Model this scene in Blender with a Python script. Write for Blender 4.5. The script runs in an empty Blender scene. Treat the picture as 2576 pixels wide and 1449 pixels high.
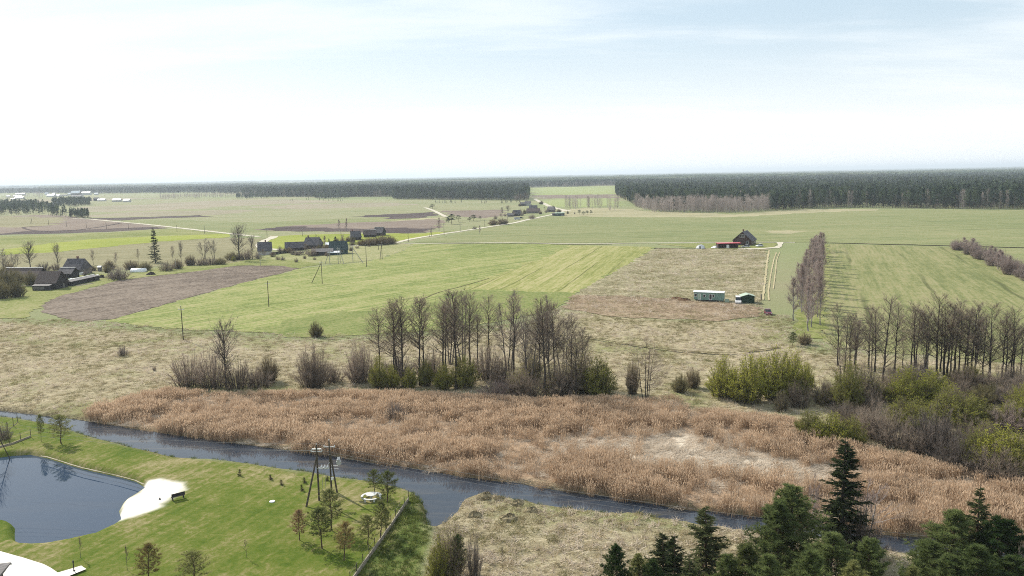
import bpy, math, random
import numpy as np
from mathutils import Vector, Matrix
R = math.radians
D = bpy.data
C = bpy.context.scene.collection
random.seed(7)
rng = np.random.default_rng(11)
sc = bpy.context.scene

# ------------------------------------------------------------------ camera, sky, sun, exposure
CAM_H, FPX, PITCH, ROLL = 42.0, 2003.0, R(8.04), R(-1.05)
cam = D.cameras.new("camera")
cam.sensor_width = 36.0
cam.lens = 36.0 * FPX / 2576.0
cam.clip_start, cam.clip_end = 0.5, 120000.0
camo = D.objects.new("camera", cam)
C.objects.link(camo)
camo.matrix_world = Matrix.Translation((0, 0, CAM_H)) @ Matrix.Rotation(R(90) - PITCH, 4, 'X') @ Matrix.Rotation(ROLL, 4, 'Z')
sc.camera = camo

SUN_AZ, SUN_EL = R(-44), R(37)          # azimuth measured from +Y towards +X
SUN_DIR = Vector((math.sin(SUN_AZ) * math.cos(SUN_EL), math.cos(SUN_AZ) * math.cos(SUN_EL), math.sin(SUN_EL)))
sl = D.lights.new("sun", 'SUN')
sl.energy, sl.angle, sl.color = 5.0, R(0.5), (1.0, 0.93, 0.82)
so = D.objects.new("sun", sl)
C.objects.link(so)
so.rotation_euler = SUN_DIR.to_track_quat('Z', 'Y').to_euler()

world = D.worlds.new("World")
sc.world = world
world.use_nodes = True
sc.view_settings.view_transform = 'Standard'
sc.view_settings.look = 'None'
sc.view_settings.gamma = 1.0
sc.view_settings.exposure = 0.40
sc.cycles.max_bounces = 5
sc.cycles.diffuse_bounces = 2
sc.cycles.glossy_bounces = 2
sc.cycles.transmission_bounces = 3
sc.cycles.transparent_max_bounces = 6
sc.cycles.volume_bounces = 0
sc.cycles.use_denoising = False
sc.cycles.filter_width = 1.0

# ------------------------------------------------------------------ node helper
class NT:
    def __init__(s, tree):
        s.t = tree
        tree.nodes.clear()
    def n(s, typ, ins=None, **props):
        nd = s.t.nodes.new(typ)
        for k, v in props.items():
            setattr(nd, k, v)
        for k, v in (ins or {}).items():
            s.put(nd.inputs[k], v)
        return nd
    def put(s, sock, v):
        if isinstance(v, bpy.types.NodeSocket):
            s.t.links.new(v, sock)
        else:
            if isinstance(v, (tuple, list)) and len(v) == 3 and sock.type == 'RGBA':
                v = (*v, 1)
            sock.default_value = v
    def pos(s):
        return s.n('ShaderNodeNewGeometry').outputs['Position']
    def map(s, vec, scale=(1, 1, 1), rot=0.0, loc=(0, 0, 0)):
        return s.n('ShaderNodeMapping', {'Vector': vec, 'Scale': scale, 'Rotation': (0, 0, rot), 'Location': loc}).outputs[0]
    def noise(s, vec, scale, detail=4, rough=0.6, dist=0.0):
        return s.n('ShaderNodeTexNoise', {'Vector': vec, 'Scale': scale, 'Detail': detail, 'Roughness': rough, 'Distortion': dist}).outputs[0]
    def mix(s, f, a, b, blend='MIX'):
        m = s.n('ShaderNodeMix', data_type='RGBA', blend_type=blend)
        s.put(m.inputs[0], f); s.put(m.inputs[6], a); s.put(m.inputs[7], b)
        return m.outputs[2]
    def math(s, op, a, b=0.0, clamp=False):
        m = s.n('ShaderNodeMath', {0: a, 1: b}, operation=op)
        m.use_clamp = clamp
        return m.outputs[0]
    def step(s, v, lo, hi):
        m = s.n('ShaderNodeMapRange', {'Value': v, 'From Min': lo, 'From Max': hi}, interpolation_type='SMOOTHSTEP')
        return m.outputs[0]
    def ramp(s, f, stops):
        r = s.n('ShaderNodeValToRGB', {'Fac': f})
        el = r.color_ramp.elements
        while len(el) > 1:
            el.remove(el[-1])
        el[0].position = stops[0][0]; el[0].color = (*stops[0][1], 1)
        for p, c in stops[1:]:
            e = el.new(p); e.color = (*c, 1)
        return r.outputs[0]
    def attr(s, name):
        return s.n('ShaderNodeAttribute', attribute_name=name).outputs['Fac']
    def bump(s, h, strength, dist):
        return s.n('ShaderNodeBump', {'Height': h, 'Strength': strength, 'Distance': dist}).outputs[0]
    def bsdf(s, col, rough=0.9, normal=None, spec=0.2, metal=0.0, **kw):
        ins = {'Base Color': col, 'Roughness': rough, 'Specular IOR Level': spec, 'Metallic': metal}
        ins.update(kw)
        if normal is not None:
            ins['Normal'] = normal
        return s.n('ShaderNodeBsdfPrincipled', ins).outputs[0]
    def out(s, sh):
        s.n('ShaderNodeOutputMaterial', {'Surface': sh})

def newmat(name):
    m = D.materials.new(name)
    m.use_nodes = True
    return m, NT(m.node_tree)

def sky_nodes():
    w = NT(world.node_tree)
    sky = w.n('ShaderNodeTexSky', sky_type='NISHITA', sun_disc=False, sun_elevation=SUN_EL, sun_rotation=SUN_AZ,
              altitude=100.0, air_density=1.0, dust_density=2.2, ozone_density=1.0)
    gen = w.n('ShaderNodeTexCoord').outputs['Generated']
    sep = w.n('ShaderNodeSeparateXYZ', {0: gen})
    zc = w.math('MAXIMUM', w.math('ADD', sep.outputs[2], 0.10), 0.03)
    px, py = w.math('DIVIDE', sep.outputs[0], zc), w.math('DIVIDE', sep.outputs[1], zc)
    cv = w.n('ShaderNodeCombineXYZ', {0: px, 1: py, 2: 0.0}).outputs[0]
    # thin high veils lying in long bands across the sky
    n1 = w.noise(w.map(cv, (0.22, 0.75, 1), R(-20), (1.3, 0.35, 0)), 1.0, 6, 0.6, 0.4)
    n2 = w.noise(w.map(cv, (0.7, 2.6, 1), R(-14), (4.0, 2.0, 0)), 1.0, 7, 0.62, 0.3)
    cl = w.math('ADD', w.math('MULTIPLY', n1, 0.7), w.math('MULTIPLY', n2, 0.3))
    cl = w.step(cl, 0.42, 0.60)
    hz = w.step(sep.outputs[2], 0.19, 0.0)                       # milky air low down
    cool = w.mix(1.0, sky.outputs[0], (0.98, 1.0, 1.0), 'MULTIPLY')
    col = w.mix(0.62, cool, (8.2, 10.1, 11.4))
    col = w.mix(w.math('MULTIPLY', cl, 0.55), col, (11.2, 11.6, 11.9))
    col = w.mix(w.math('MULTIPLY', hz, 0.9), col, (11.6, 11.8, 11.9))
    bg = w.n('ShaderNodeBackground', {'Color': col, 'Strength': 0.075})
    w.n('ShaderNodeOutputWorld', {'Surface': bg.outputs[0]})
sky_nodes()

# ------------------------------------------------------------------ photograph pixel -> point of the place
def ray(u, v):
    a, b = (u - 1288) / FPX, -(v - 724.5) / FPX
    cr, sr, cp, sp = math.cos(ROLL), math.sin(ROLL), math.cos(PITCH), math.sin(PITCH)
    a, b = a * cr - b * sr, a * sr + b * cr
    return a, b * sp + cp, b * cp - sp
def G(u, v, z=0.0):
    d = ray(u, v)
    t = (z - CAM_H) / d[2]
    return Vector((d[0] * t, d[1] * t, z))
def ztop(u, v, y):                       # height of the point seen at (u, v) at ground distance y
    d = ray(u, v)
    return CAM_H + y / d[1] * d[2]
def mpp(p):                              # metres per photo pixel at a point
    d = p[1] * math.cos(PITCH) + (CAM_H - p[2]) * math.sin(PITCH)
    return d / FPX
KEY = dict(A=(0, 402.5, .25), B=(644, 402.5, .25), C=(1288, 402.5, .25), D=(1932, 402.5, .25),
           E=(0, 724.5, .25), F=(644, 724.5, .25), H=(1288, 724.5, .25), I=(1932, 724.5, .25),
           L1=(0, 1019.6, .2963), L2=(536.6, 1086.7, .25), L3=(1073.3, 1086.7, .25), L4=(1502.6, 1086.7, .25),
           L5=(2039.2, 1086.7, .25), L7=(1663.6, 550, .1851), L8=(0, 630.6, .1302), L9=(0, 456.1, .1094),
           M1=(576.9, 576.9, .1823), M2=(1234.3, 462.9, .1042), P=(0, 0, 1))
def K(k, x, y):
    a = KEY[k]
    return a[0] + x * a[2], a[1] + y * a[2]
def KS(k, pts):
    return [K(k, x, y) for x, y in pts]

# ------------------------------------------------------------------ numpy helpers
def vnoise(x, y, cell, seed=0):
    r = np.random.default_rng(seed).random((256, 256))
    gx, gy = x / cell, y / cell
    ix, iy = np.floor(gx).astype(int), np.floor(gy).astype(int)
    fx, fy = gx - ix, gy - iy
    fx, fy = fx * fx * (3 - 2 * fx), fy * fy * (3 - 2 * fy)
    g = lambda a, b: r[a & 255, b & 255]
    return (g(ix, iy) * (1 - fx) + g(ix + 1, iy) * fx) * (1 - fy) + (g(ix, iy + 1) * (1 - fx) + g(ix + 1, iy + 1) * fx) * fy
def fnoise(x, y, cell, seed=0):
    return (vnoise(x, y, cell, seed) * .5 + vnoise(x, y, cell * .45, seed + 1) * .3 + vnoise(x, y, cell * .2, seed + 2) * .2)
def sdist(x, y, poly):                   # signed distance to polygon, positive inside
    d = np.full(x.shape, 1e18)
    ins = np.zeros(x.shape, bool)
    n = len(poly)
    for i in range(n):
        ax, ay = poly[i][0], poly[i][1]
        bx, by = poly[(i + 1) % n][0], poly[(i + 1) % n][1]
        ex, ey = bx - ax, by - ay
        L = ex * ex + ey * ey + 1e-12
        t = np.clip(((x - ax) * ex + (y - ay) * ey) / L, 0, 1)
        d = np.minimum(d, (x - ax - t * ex) ** 2 + (y - ay - t * ey) ** 2)
        if ay != by:
            c = ((ay > y) != (by > y)) & (x < (bx - ax) * (y - ay) / (by - ay) + ax)
            ins ^= c
    return np.sqrt(d) * np.where(ins, 1, -1)
def sm(v, lo, hi):
    t = np.clip((v - lo) / (hi - lo), 0, 1)
    return t * t * (3 - 2 * t)
def gpoly(pts, z=0.0):
    return [tuple(G(u, v, z)[:2]) for u, v in pts]
def sample(poly, n_per_m2, seed=0, cap=60000):
    r = np.random.default_rng(seed)
    P = np.array(poly)
    lo, hi = P.min(0), P.max(0)
    n = int((hi[0] - lo[0]) * (hi[1] - lo[1]) * n_per_m2)
    n = min(n, cap * 4)
    x, y = r.uniform(lo[0], hi[0], n), r.uniform(lo[1], hi[1], n)
    s = sdist(x, y, poly)
    return x[s > 0], y[s > 0]

# ------------------------------------------------------------------ mesh builder and object helpers
class MB:
    def __init__(s):
        s.v, s.f, s.m, s.n = [], [], [], 0
    def add(s, V, F, mi=0):
        V = np.asarray(V, float).reshape(-1, 3)
        s.v.append(V)
        o = s.n
        s.f.extend([tuple(i + o for i in f) for f in F])
        s.m.extend([mi] * len(F))
        s.n += len(V)
        return s
    def tris(s, T, mi=0):                # (n,3,3)
        T = np.asarray(T, float).reshape(-1, 3)
        n = len(T) // 3
        s.add(T, (np.arange(n * 3).reshape(n, 3)).tolist(), mi)
        return s
    def quads(s, Q, mi=0):
        Q = np.asarray(Q, float).reshape(-1, 3)
        n = len(Q) // 4
        s.add(Q, (np.arange(n * 4).reshape(n, 4)).tolist(), mi)
        return s
    def box(s, c, d, mi=0, rz=0.0, taper=1.0, M=None):
        x, y, z = d[0] / 2, d[1] / 2, d[2] / 2
        V = [(-x, -y, -z), (x, -y, -z), (x, y, -z), (-x, y, -z),
             (-x * taper, -y * taper, z), (x * taper, -y * taper, z), (x * taper, y * taper, z), (-x * taper, y * taper, z)]
        cr, sr = math.cos(rz), math.sin(rz)
        V = [(c[0] + a * cr - b * sr, c[1] + a * sr + b * cr, c[2] + e) for a, b, e in V]
        return s.add(V, [(0, 3, 2, 1), (4, 5, 6, 7), (0, 1, 5, 4), (1, 2, 6, 5), (2, 3, 7, 6), (3, 0, 4, 7)], mi)
    def prism(s, pts, axis, a, b, mi=0):  # profile pts (2d) extruded along axis from a to b
        n = len(pts)
        def p(q, t):
            return {'x': (t, q[0], q[1]), 'y': (q[0], t, q[1]), 'z': (q[0], q[1], t)}[axis]
        V = [p(q, a) for q in pts] + [p(q, b) for q in pts]
        F = [tuple(range(n))[::-1], tuple(range(n, 2 * n))] + [(i, (i + 1) % n, n + (i + 1) % n, n + i) for i in range(n)]
        return s.add(V, F, mi)
    def tube(s, pts, rad, n=5, mi=0, cap=True):
        P = np.asarray(pts, float)
        k = len(P)
        rad = np.broadcast_to(np.asarray(rad, float), (k,))
        T = np.gradient(P, axis=0)
        T /= np.linalg.norm(T, axis=1)[:, None] + 1e-12
        up = np.array((0, 0, 1.0)) if abs(T[0][2]) < .8 else np.array((1.0, 0, 0))
        A = np.cross(T, up); A /= np.linalg.norm(A, axis=1)[:, None] + 1e-12
        B = np.cross(T, A)
        an = np.arange(n) * 2 * math.pi / n
        V = (P[:, None, :] + rad[:, None, None] * (np.cos(an)[None, :, None] * A[:, None, :] + np.sin(an)[None, :, None] * B[:, None, :])).reshape(-1, 3)
        F = [(i * n + j, i * n + (j + 1) % n, (i + 1) * n + (j + 1) % n, (i + 1) * n + j) for i in range(k - 1) for j in range(n)]
        if cap:
            F += [tuple(range(n))[::-1], tuple(range((k - 1) * n, k * n))]
        return s.add(V, F, mi)
    def mesh(s, name, mats, smooth=False):
        me = D.meshes.new(name)
        V = np.concatenate(s.v) if s.v else np.zeros((0, 3))
        me.from_pydata(V.tolist(), [], s.f)
        for m in mats:
            me.materials.append(m)
        if len(mats) > 1:
            me.polygons.foreach_set('material_index', s.m)
        if smooth:
            me.polygons.foreach_set('use_smooth', [True] * len(me.polygons))
        me.update()
        return me
    def obj(s, name, mats, parent=None, smooth=False):
        mats = mats if isinstance(mats, (list, tuple)) else [mats]
        o = D.objects.new(name, s.mesh(name, mats, smooth))
        C.objects.link(o)
        o.parent = parent
        return o

def tag(o, label=None, cat=None, group=None, kind=None):
    for k, v in (('label', label), ('category', cat), ('group', group), ('kind', kind)):
        if v:
            o[k] = v
    return o
def thing(name, label, cat, loc, rz=0.0, group=None):
    o = D.objects.new(name, None)
    o.empty_display_size = 0.5
    C.objects.link(o)
    o.location = loc
    o.rotation_euler = (0, 0, rz)
    return tag(o, label, cat, group)
ORD = ('first second third fourth fifth sixth seventh eighth ninth tenth eleventh twelfth thirteenth fourteenth fifteenth '
       'sixteenth seventeenth eighteenth nineteenth twentieth').split()
TENS = {2: 'twenty', 3: 'thirty', 4: 'forty', 5: 'fifty', 6: 'sixty', 7: 'seventy', 8: 'eighty', 9: 'ninety'}
def ordw(i):                             # 0 -> first
    n = i + 1
    if n <= 20:
        return ORD[n - 1]
    if n >= 100:
        return 'hundred and ' + ordw(n - 101)
    t, u = divmod(n, 10)
    return (TENS[t][:-1] + 'ieth') if u == 0 else TENS[t] + '-' + ORD[u - 1]
# ------------------------------------------------------------------ materials
def flat(name, col, rough=.85, spec=.25, metal=0.0, var=.12, scale=1.5):
    m, t = newmat(name)
    p = t.n('ShaderNodeTexCoord').outputs['Object']
    n = t.noise(p, scale, 5, .65)
    a, b = tuple(c * (1 - var * 2) for c in col), tuple(min(1, c * (1 + var)) for c in col)
    t.out(t.bsdf(t.ramp(n, [(.3, a), (.7, b)]), rough, t.bump(n, .15, .02), spec, metal))
    return m
def planks(name, col, rot=0, sc=6.0, axis='x'):
    m, t = newmat(name)
    p = t.n('ShaderNodeTexCoord').outputs['Object']
    sep = t.n('ShaderNodeSeparateXYZ', {0: p})
    s = t.math('ADD', sep.outputs[0], sep.outputs[1]) if axis == 'x' else sep.outputs[2]
    w = t.math('FRACT', t.math('MULTIPLY', s, sc))
    gap = t.step(w, .0, .12)
    n = t.noise(t.map(p, (2, 2, .4)), 2, 5, .7)
    c = t.ramp(n, [(.3, tuple(x * .6 for x in col)), (.7, tuple(min(1, x * 1.3) for x in col))])
    t.out(t.bsdf(t.mix(gap, tuple(x * .3 for x in col), c), .85, t.bump(gap, .3, .02)))
    return m
def foliage(name, c0, c1, trans=.35, var=.35, sc=.9):
    m, t = newmat(name)
    oi = t.n('ShaderNodeObjectInfo').outputs['Random']
    p = t.n('ShaderNodeTexCoord').outputs['Object']
    n = t.noise(p, sc, 4, .7)
    f = t.math('ADD', t.math('MULTIPLY', n, 1.4), t.math('MULTIPLY', t.math('SUBTRACT', oi, .5), var * 2))
    c = t.ramp(f, [(.35, c0), (1.0, c1)])
    d = t.n('ShaderNodeBsdfDiffuse', {'Color': c}).outputs[0]
    tr = t.n('ShaderNodeBsdfTranslucent', {'Color': c}).outputs[0]
    mx = t.n('ShaderNodeMixShader', {0: trans, 1: d, 2: tr}).outputs[0]
    t.out(mx)
    return m
M = {}
M['bark_dark'] = flat('bark_dark', (.060, .050, .042), .95, .1)
M['bark_grey'] = flat('bark_grey', (.13, .115, .10), .95, .1)
M['bark_birch'] = flat('bark_birch', (.33, .30, .28), .9, .1, var=.3)
M['bark_pine'] = flat('bark_pine', (.11, .075, .052), .95, .1)
M['twig_brown'] = foliage('twig_brown', (.20, .16, .125), (.335, .27, .215), .35)
M['twig_grey'] = foliage('twig_grey', (.16, .135, .118), (.28, .235, .205), .3)
M['twig_pink'] = foliage('twig_pink', (.26, .20, .18), (.42, .335, .305), .35)
M['twig_straw'] = foliage('twig_straw', (.18, .145, .09), (.29, .235, .15), .3)
M['twig_olive'] = foliage('twig_olive', (.14, .125, .065), (.24, .21, .11), .3)
M['leaf_bud'] = foliage('leaf_bud', (.22, .235, .038), (.39, .39, .070), .5)
M['leaf_bud_dim'] = foliage('leaf_bud_dim', (.17, .18, .040), (.29, .29, .066), .45)
M['needle_pine'] = foliage('needle_pine', (.026, .052, .018), (.175, .21, .078), .4, .3, 2.2)  # tuft-sized noise paints highlights and dark depths into the needle colour
M['needle_young'] = foliage('needle_young', (.095, .115, .040), (.25, .255, .10), .5, .35, 2.0)
M['needle_dead'] = foliage('needle_dead', (.22, .14, .08), (.40, .26, .155), .4)
M['needle_half'] = foliage('needle_half', (.15, .12, .05), (.26, .195, .085), .4)
M['needle_spruce'] = foliage('needle_spruce', (.020, .032, .015), (.085, .098, .042), .35, .3, 2.0)
M['forest_pine'] = foliage('forest_pine', (.012, .032, .020), (.085, .115, .052), .25, .6)
M['forest_spruce'] = foliage('forest_spruce', (.010, .024, .017), (.060, .085, .046), .25, .6)
M['forest_birch'] = foliage('forest_birch', (.22, .185, .165), (.42, .355, .32), .35, .4)
M['reed'] = foliage('reed', (.31, .215, .145), (.57, .425, .29), .35, .4)
M['reed_plume'] = foliage('reed_plume', (.43, .315, .215), (.68, .52, .37), .35, .3)
M['straw'] = foliage('straw', (.28, .235, .14), (.50, .42, .27), .3, .4)
M['straw_green'] = foliage('straw_green', (.15, .15, .060), (.29, .26, .12), .3, .4)
M['straw_pale'] = foliage('straw_pale', (.46, .385, .30), (.74, .645, .53), .3, .4)
M['pole'] = flat('pole_wood', (.085, .072, .055), .9, .1, scale=3)
M['pole_pale'] = flat('pole_concrete', (.30, .29, .27), .9, .2)
M['steel'] = flat('galvanised', (.50, .51, .52), .45, .5, .4)
M['porcelain'] = flat('porcelain', (.75, .76, .78), .25, .5, var=.05)
M['wire'] = flat('wire', (.30, .29, .28), .7, .2)
M['white'] = flat('white_paint', (.80, .80, .78), .6, .4, var=.05)
M['white_plastic'] = flat('white_film', (.78, .79, .80), .35, .5, var=.06)
M['dark_wood'] = planks('dark_boards', (.038, .034, .036))
M['grey_wood'] = planks('grey_boards', (.16, .15, .14))
M['brown_wood'] = planks('brown_boards', (.075, .045, .038), axis='z')
M['log_wood'] = flat('timber', (.30, .26, .20))
M['roof_dark'] = flat('roof_slate', (.105, .098, .105), .8, .2, var=.3, scale=.9)
M['roof_brown'] = planks('roof_brown', (.115, .088, .080), sc=1.1)
M['roof_grey'] = flat('roof_grey', (.16, .15, .15), .8, .2, var=.3)
M['roof_green'] = flat('roof_dark_green', (.030, .052, .050), .6, .3, var=.2)
M['roof_palegreen'] = flat('roof_pale_green', (.36, .44, .34), .5, .4)
M['roof_red'] = flat('roof_red', (.42, .05, .06), .5, .4)
M['table_white'] = flat('table_white', (.60, .60, .58), .7, .2)
M['roof_white'] = flat('roof_white', (.78, .79, .80), .4, .5, var=.06)
M['green_wall'] = planks('green_boards', (.04, .075, .07))
M['mint'] = planks('mint_cladding', (.21, .32, .265), sc=2.4, axis='z')
M['shed_green'] = planks('shed_green', (.022, .05, .03), sc=3)
M['plaster'] = flat('pale_plaster', (.50, .48, .45), .9, .1)
M['brick'] = flat('brick_chimney', (.17, .085, .07), .9, .1)
M['tyre'] = flat('rubber', (.02, .02, .02), .9, .2)
M['glass'] = flat('dark_glass', (.02, .025, .03), .08, .6, var=.02)
M['paint_red'] = flat('paint_red', (.13, .016, .040), .25, .6, var=.04)
M['paint_silver'] = flat('paint_silver', (.50, .52, .54), .25, .6, .4, var=.04)
M['paint_white'] = flat('paint_white', (.80, .80, .80), .25, .6, var=.04)
M['paint_blue'] = flat('paint_dark', (.035, .045, .06), .25, .6, var=.04)
M['lamp_glass'] = flat('lamp_glass', (.7, .7, .7), .1, .6, var=.02)
M['soil_heap'] = flat('soil_heap', (.16, .095, .06), 1, 0, var=.3)
M['turf'] = flat('turf_clump', (.25, .21, .13), 1, 0, var=.35, scale=2.5)
M['sandstone'] = flat('patio_slabs', (.66, .62, .57), .9, .1, var=.05, scale=.6)
M['road'] = flat('gravel_road', (.50, .46, .37), 1, .05, var=.12, scale=.15)

def field_mat(name, c0, c1, c2, ang=50, line=.5, per=14.0, patch=.012, grain=.55):
    m, t = newmat(name)
    p = t.pos()
    q = t.map(p, (1, 1, 1), R(-ang))
    w = t.noise(t.map(q, (.006, .075, 1)), 1, 5, .65)          # long streaks along the drilling direction
    w2 = t.noise(t.map(q, (.02, .45, 1)), 1, 4, .6)
    pa = t.noise(p, patch, 5, .62, .3)
    fi = t.noise(p, .85, 5, .75)
    fm = t.noise(p, .14, 4, .7)
    f = t.math('ADD', t.math('MULTIPLY', w, .38 * (line + .5)), t.math('MULTIPLY', pa, 1 - .38 * (line + .5)))
    f = t.math('ADD', f, t.math('MULTIPLY', t.math('SUBTRACT', w2, .5), .55 * line))
    f = t.math('ADD', f, t.math('MULTIPLY', t.math('SUBTRACT', fi, .5), grain * 2.2))
    f = t.math('ADD', f, t.math('MULTIPLY', t.math('SUBTRACT', fm, .5), grain * .9))
    w3 = t.noise(t.map(q, (.05, .95, 1)), 1, 3, .6)
    f = t.math('ADD', f, t.math('MULTIPLY', t.math('SUBTRACT', w3, .5), .5 * line + .15))
    col = t.ramp(f, [(.31, c0), (.5, c1), (.70, c2)])
    sep = t.n('ShaderNodeSeparateXYZ', {0: q})
    yy = t.math('ADD', sep.outputs[1], t.math('MULTIPLY', t.noise(p, .02, 2, .5), 5.0))
    tl = t.math('ABSOLUTE', t.math('SUBTRACT', t.math('FRACT', t.math('DIVIDE', yy, per)), .5))
    tm = t.math('MULTIPLY', t.step(tl, .045, .012), t.math('MULTIPLY', t.step(t.noise(t.map(q, (.01, .08, 1)), 1, 3), .42, .62), .75 * line))
    col = t.mix(tm, col, tuple(c * .55 for c in c0))
    t.out(t.bsdf(col, 1.0, t.bump(t.math('ADD', fi, w2), .5, .12), .05))
    return m

# tall bare trees and bushes ------------------------------------------------ all return [(part, MB, [mats])], native height, native half width
def rvec(r, n):
    v = r.normal(size=(n, 3))
    return v / (np.linalg.norm(v, axis=1)[:, None] + 1e-9)
def nrm(v):
    return v / (np.linalg.norm(v, axis=-1, keepdims=True) + 1e-9)
def blades(r, base, dirs, length, width):          # thin triangles from base along dirs
    n = len(base)
    side = nrm(np.cross(dirs, rvec(r, n)))
    L = np.broadcast_to(length, (n,))[:, None]
    W = np.broadcast_to(width, (n,))[:, None]
    return np.stack([base - side * W / 2, base + side * W / 2, base + dirs * L], 1)
def tufts(r, cen, axis, n, length, width, spread=.9):
    k = len(cen)
    b = np.repeat(cen, n, 0)
    d = nrm(np.repeat(axis, n, 0) + rvec(r, k * n) * spread)
    L = length * r.uniform(.6, 1.3, k * n)
    return blades(r, b, d, L, width)

def bare_tree(seed, H, nbr=60, br=2.6, cs=.35, el=(20, 55), ntw=40, stems=1, spread=.0, r0=None, shape='alder', tw=1.0, tww=.022):
    r = np.random.default_rng(seed)
    tr, cr = MB(), MB()
    tb, td, tl = [], [], []
    for s in range(stems):
        a = r.uniform(0, 6.28)
        hh = H * (1 if s == 0 else r.uniform(.72, .98))
        lean = spread * hh * (r.uniform(.5, 1) if stems > 1 else r.uniform(.2, 1) * .3)
        k = 9
        t = np.linspace(0, 1, k)
        px = np.cos(a) * (lean * t ** 1.2) + np.cumsum(r.normal(0, .012, k)) * hh * .35 * (t > 0)
        py = np.sin(a) * (lean * t ** 1.2) + np.cumsum(r.normal(0, .012, k)) * hh * .35 * (t > 0)
        off = (.25 * stems ** .5) * (s > 0)
        P = np.stack([px + np.cos(a) * off, py + np.sin(a) * off, hh * t], 1)
        rr = (r0 or H * .0105) * (1 if stems == 1 else .75)
        rad = rr * (1 - .86 * t)
        rad[0] *= 1.35
        tr.tube(P, rad, 6)
        for i in range(nbr // stems):
            u = cs + (1 - cs) * (r.random() ** .85) * .97
            f = u * (k - 1); j = int(f); f -= j
            b0 = P[j] * (1 - f) + P[min(j + 1, k - 1)] * f
            az = r.uniform(0, 6.28) if stems == 1 else a + r.normal(0, 1.1)
            q = (u - cs) / (1 - cs)
            if shape == 'alder':
                ln = br * (.55 + .75 * math.sin(math.pi * min(1, q * .8 + .18))) * (1 - .55 * q) * r.uniform(.6, 1.25)
            elif shape == 'round':
                ln = br * math.sqrt(max(.05, 1 - (2 * q - .85) ** 2 * .75)) * r.uniform(.7, 1.15)
            else:
                ln = br * (1 - .8 * q) * r.uniform(.6, 1.2)
            e = R(r.uniform(*el) + 22 * q)
            d = np.array((math.cos(az) * math.cos(e), math.sin(az) * math.cos(e), math.sin(e)))
            tt = np.linspace(0, 1, 4)[:, None]
            B = b0 + d * ln * tt + np.array((0, 0, 1)) * (ln * .28) * tt ** 2 + r.normal(0, .03 * ln, (4, 3)) * tt
            br0 = max(.018, rad[j] * .38)
            tr.tube(B, np.linspace(br0, .010, 4), 3, cap=False)
            ns = 5
            for _ in range(ns):
                g = r.uniform(.25, 1)
                sb = b0 + d * ln * g + np.array((0, 0, 1)) * (ln * .28) * g * g
                sd = nrm(d + rvec(r, 1)[0] * .8 + np.array((0, 0, .35)))
                sL = ln * r.uniform(.22, .5)
                cr.tube([sb, sb + sd * sL * .5 + r.normal(0, .03, 3), sb + sd * sL], [.016, .012, .006], 3, cap=False)
                m = max(2, int(ntw / ns))
                g2 = r.random((m, 1))
                tb.append(sb + sd * sL * g2)
                td.append(nrm(sd + rvec(r, m) * .8 + np.array((0, 0, .3))))
                tl.append(r.uniform(.3, .8, m) * tw)
    tb, td, tl = np.concatenate(tb), np.concatenate(td), np.concatenate(tl)
    cr.tris(blades(r, tb, td, tl, tww))
    return tr, cr

def bare_bush(seed, H, W, nst=55, ntw=26, leaf=0, leafsize=.10, curve=.5, stem=.03, twl=.55):
    r = np.random.default_rng(seed)
    st, cr, lf = MB(), MB(), []
    tb, td = [], []
    for i in range(nst):
        az = r.uniform(0, 6.28)
        q = r.random() ** .6
        hx = W * q * r.uniform(.75, 1.0)
        hz = H * math.sqrt(max(.03, 1 - .97 * q * q)) * r.uniform(.50, 1.08)
        e = np.array((math.cos(az) * hx, math.sin(az) * hx, hz))
        b = np.array((math.cos(az), math.sin(az), 0)) * W * .60 * q * r.uniform(.5, 1)
        t = np.linspace(0, 1, 5)[:, None]
        mid = np.array((0, 0, 1)) * (H * .18 * curve)
        P = b + (e - b) * t + mid * (t * (1 - t) * 4) * q + r.normal(0, .02 * H, (5, 3)) * t
        st.tube(P, np.linspace(stem, .008, 5), 3, cap=False)
        m = ntw
        g = r.uniform(.08, 1, m)
        f = g * 4; j = np.minimum(f.astype(int), 3); f = (f - j)[:, None]
        pb = P[j] * (1 - f) + P[j + 1] * f
        dd = nrm(nrm(e - b) + rvec(r, m) * .85 + np.array((0, 0, .25)))
        tb.append(pb); td.append(dd)
    tb, td = np.concatenate(tb), np.concatenate(td)
    L = twl * r.uniform(.5, 1.3, len(tb)) * H / 4
    cr.tris(blades(r, tb, td, L, .02 * max(1, H / 4)))
    if leaf:
        i = r.integers(0, len(tb), leaf)
        c = tb[i] + td[i] * (L[i] * r.random(leaf))[:, None] + r.normal(0, .05, (leaf, 3))
        lfm = MB()
        lfm.tris(blades(r, c, rvec(r, leaf), leafsize * r.uniform(.7, 1.5, leaf), leafsize * .8))
        return st, cr, lfm
    return st, cr

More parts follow.
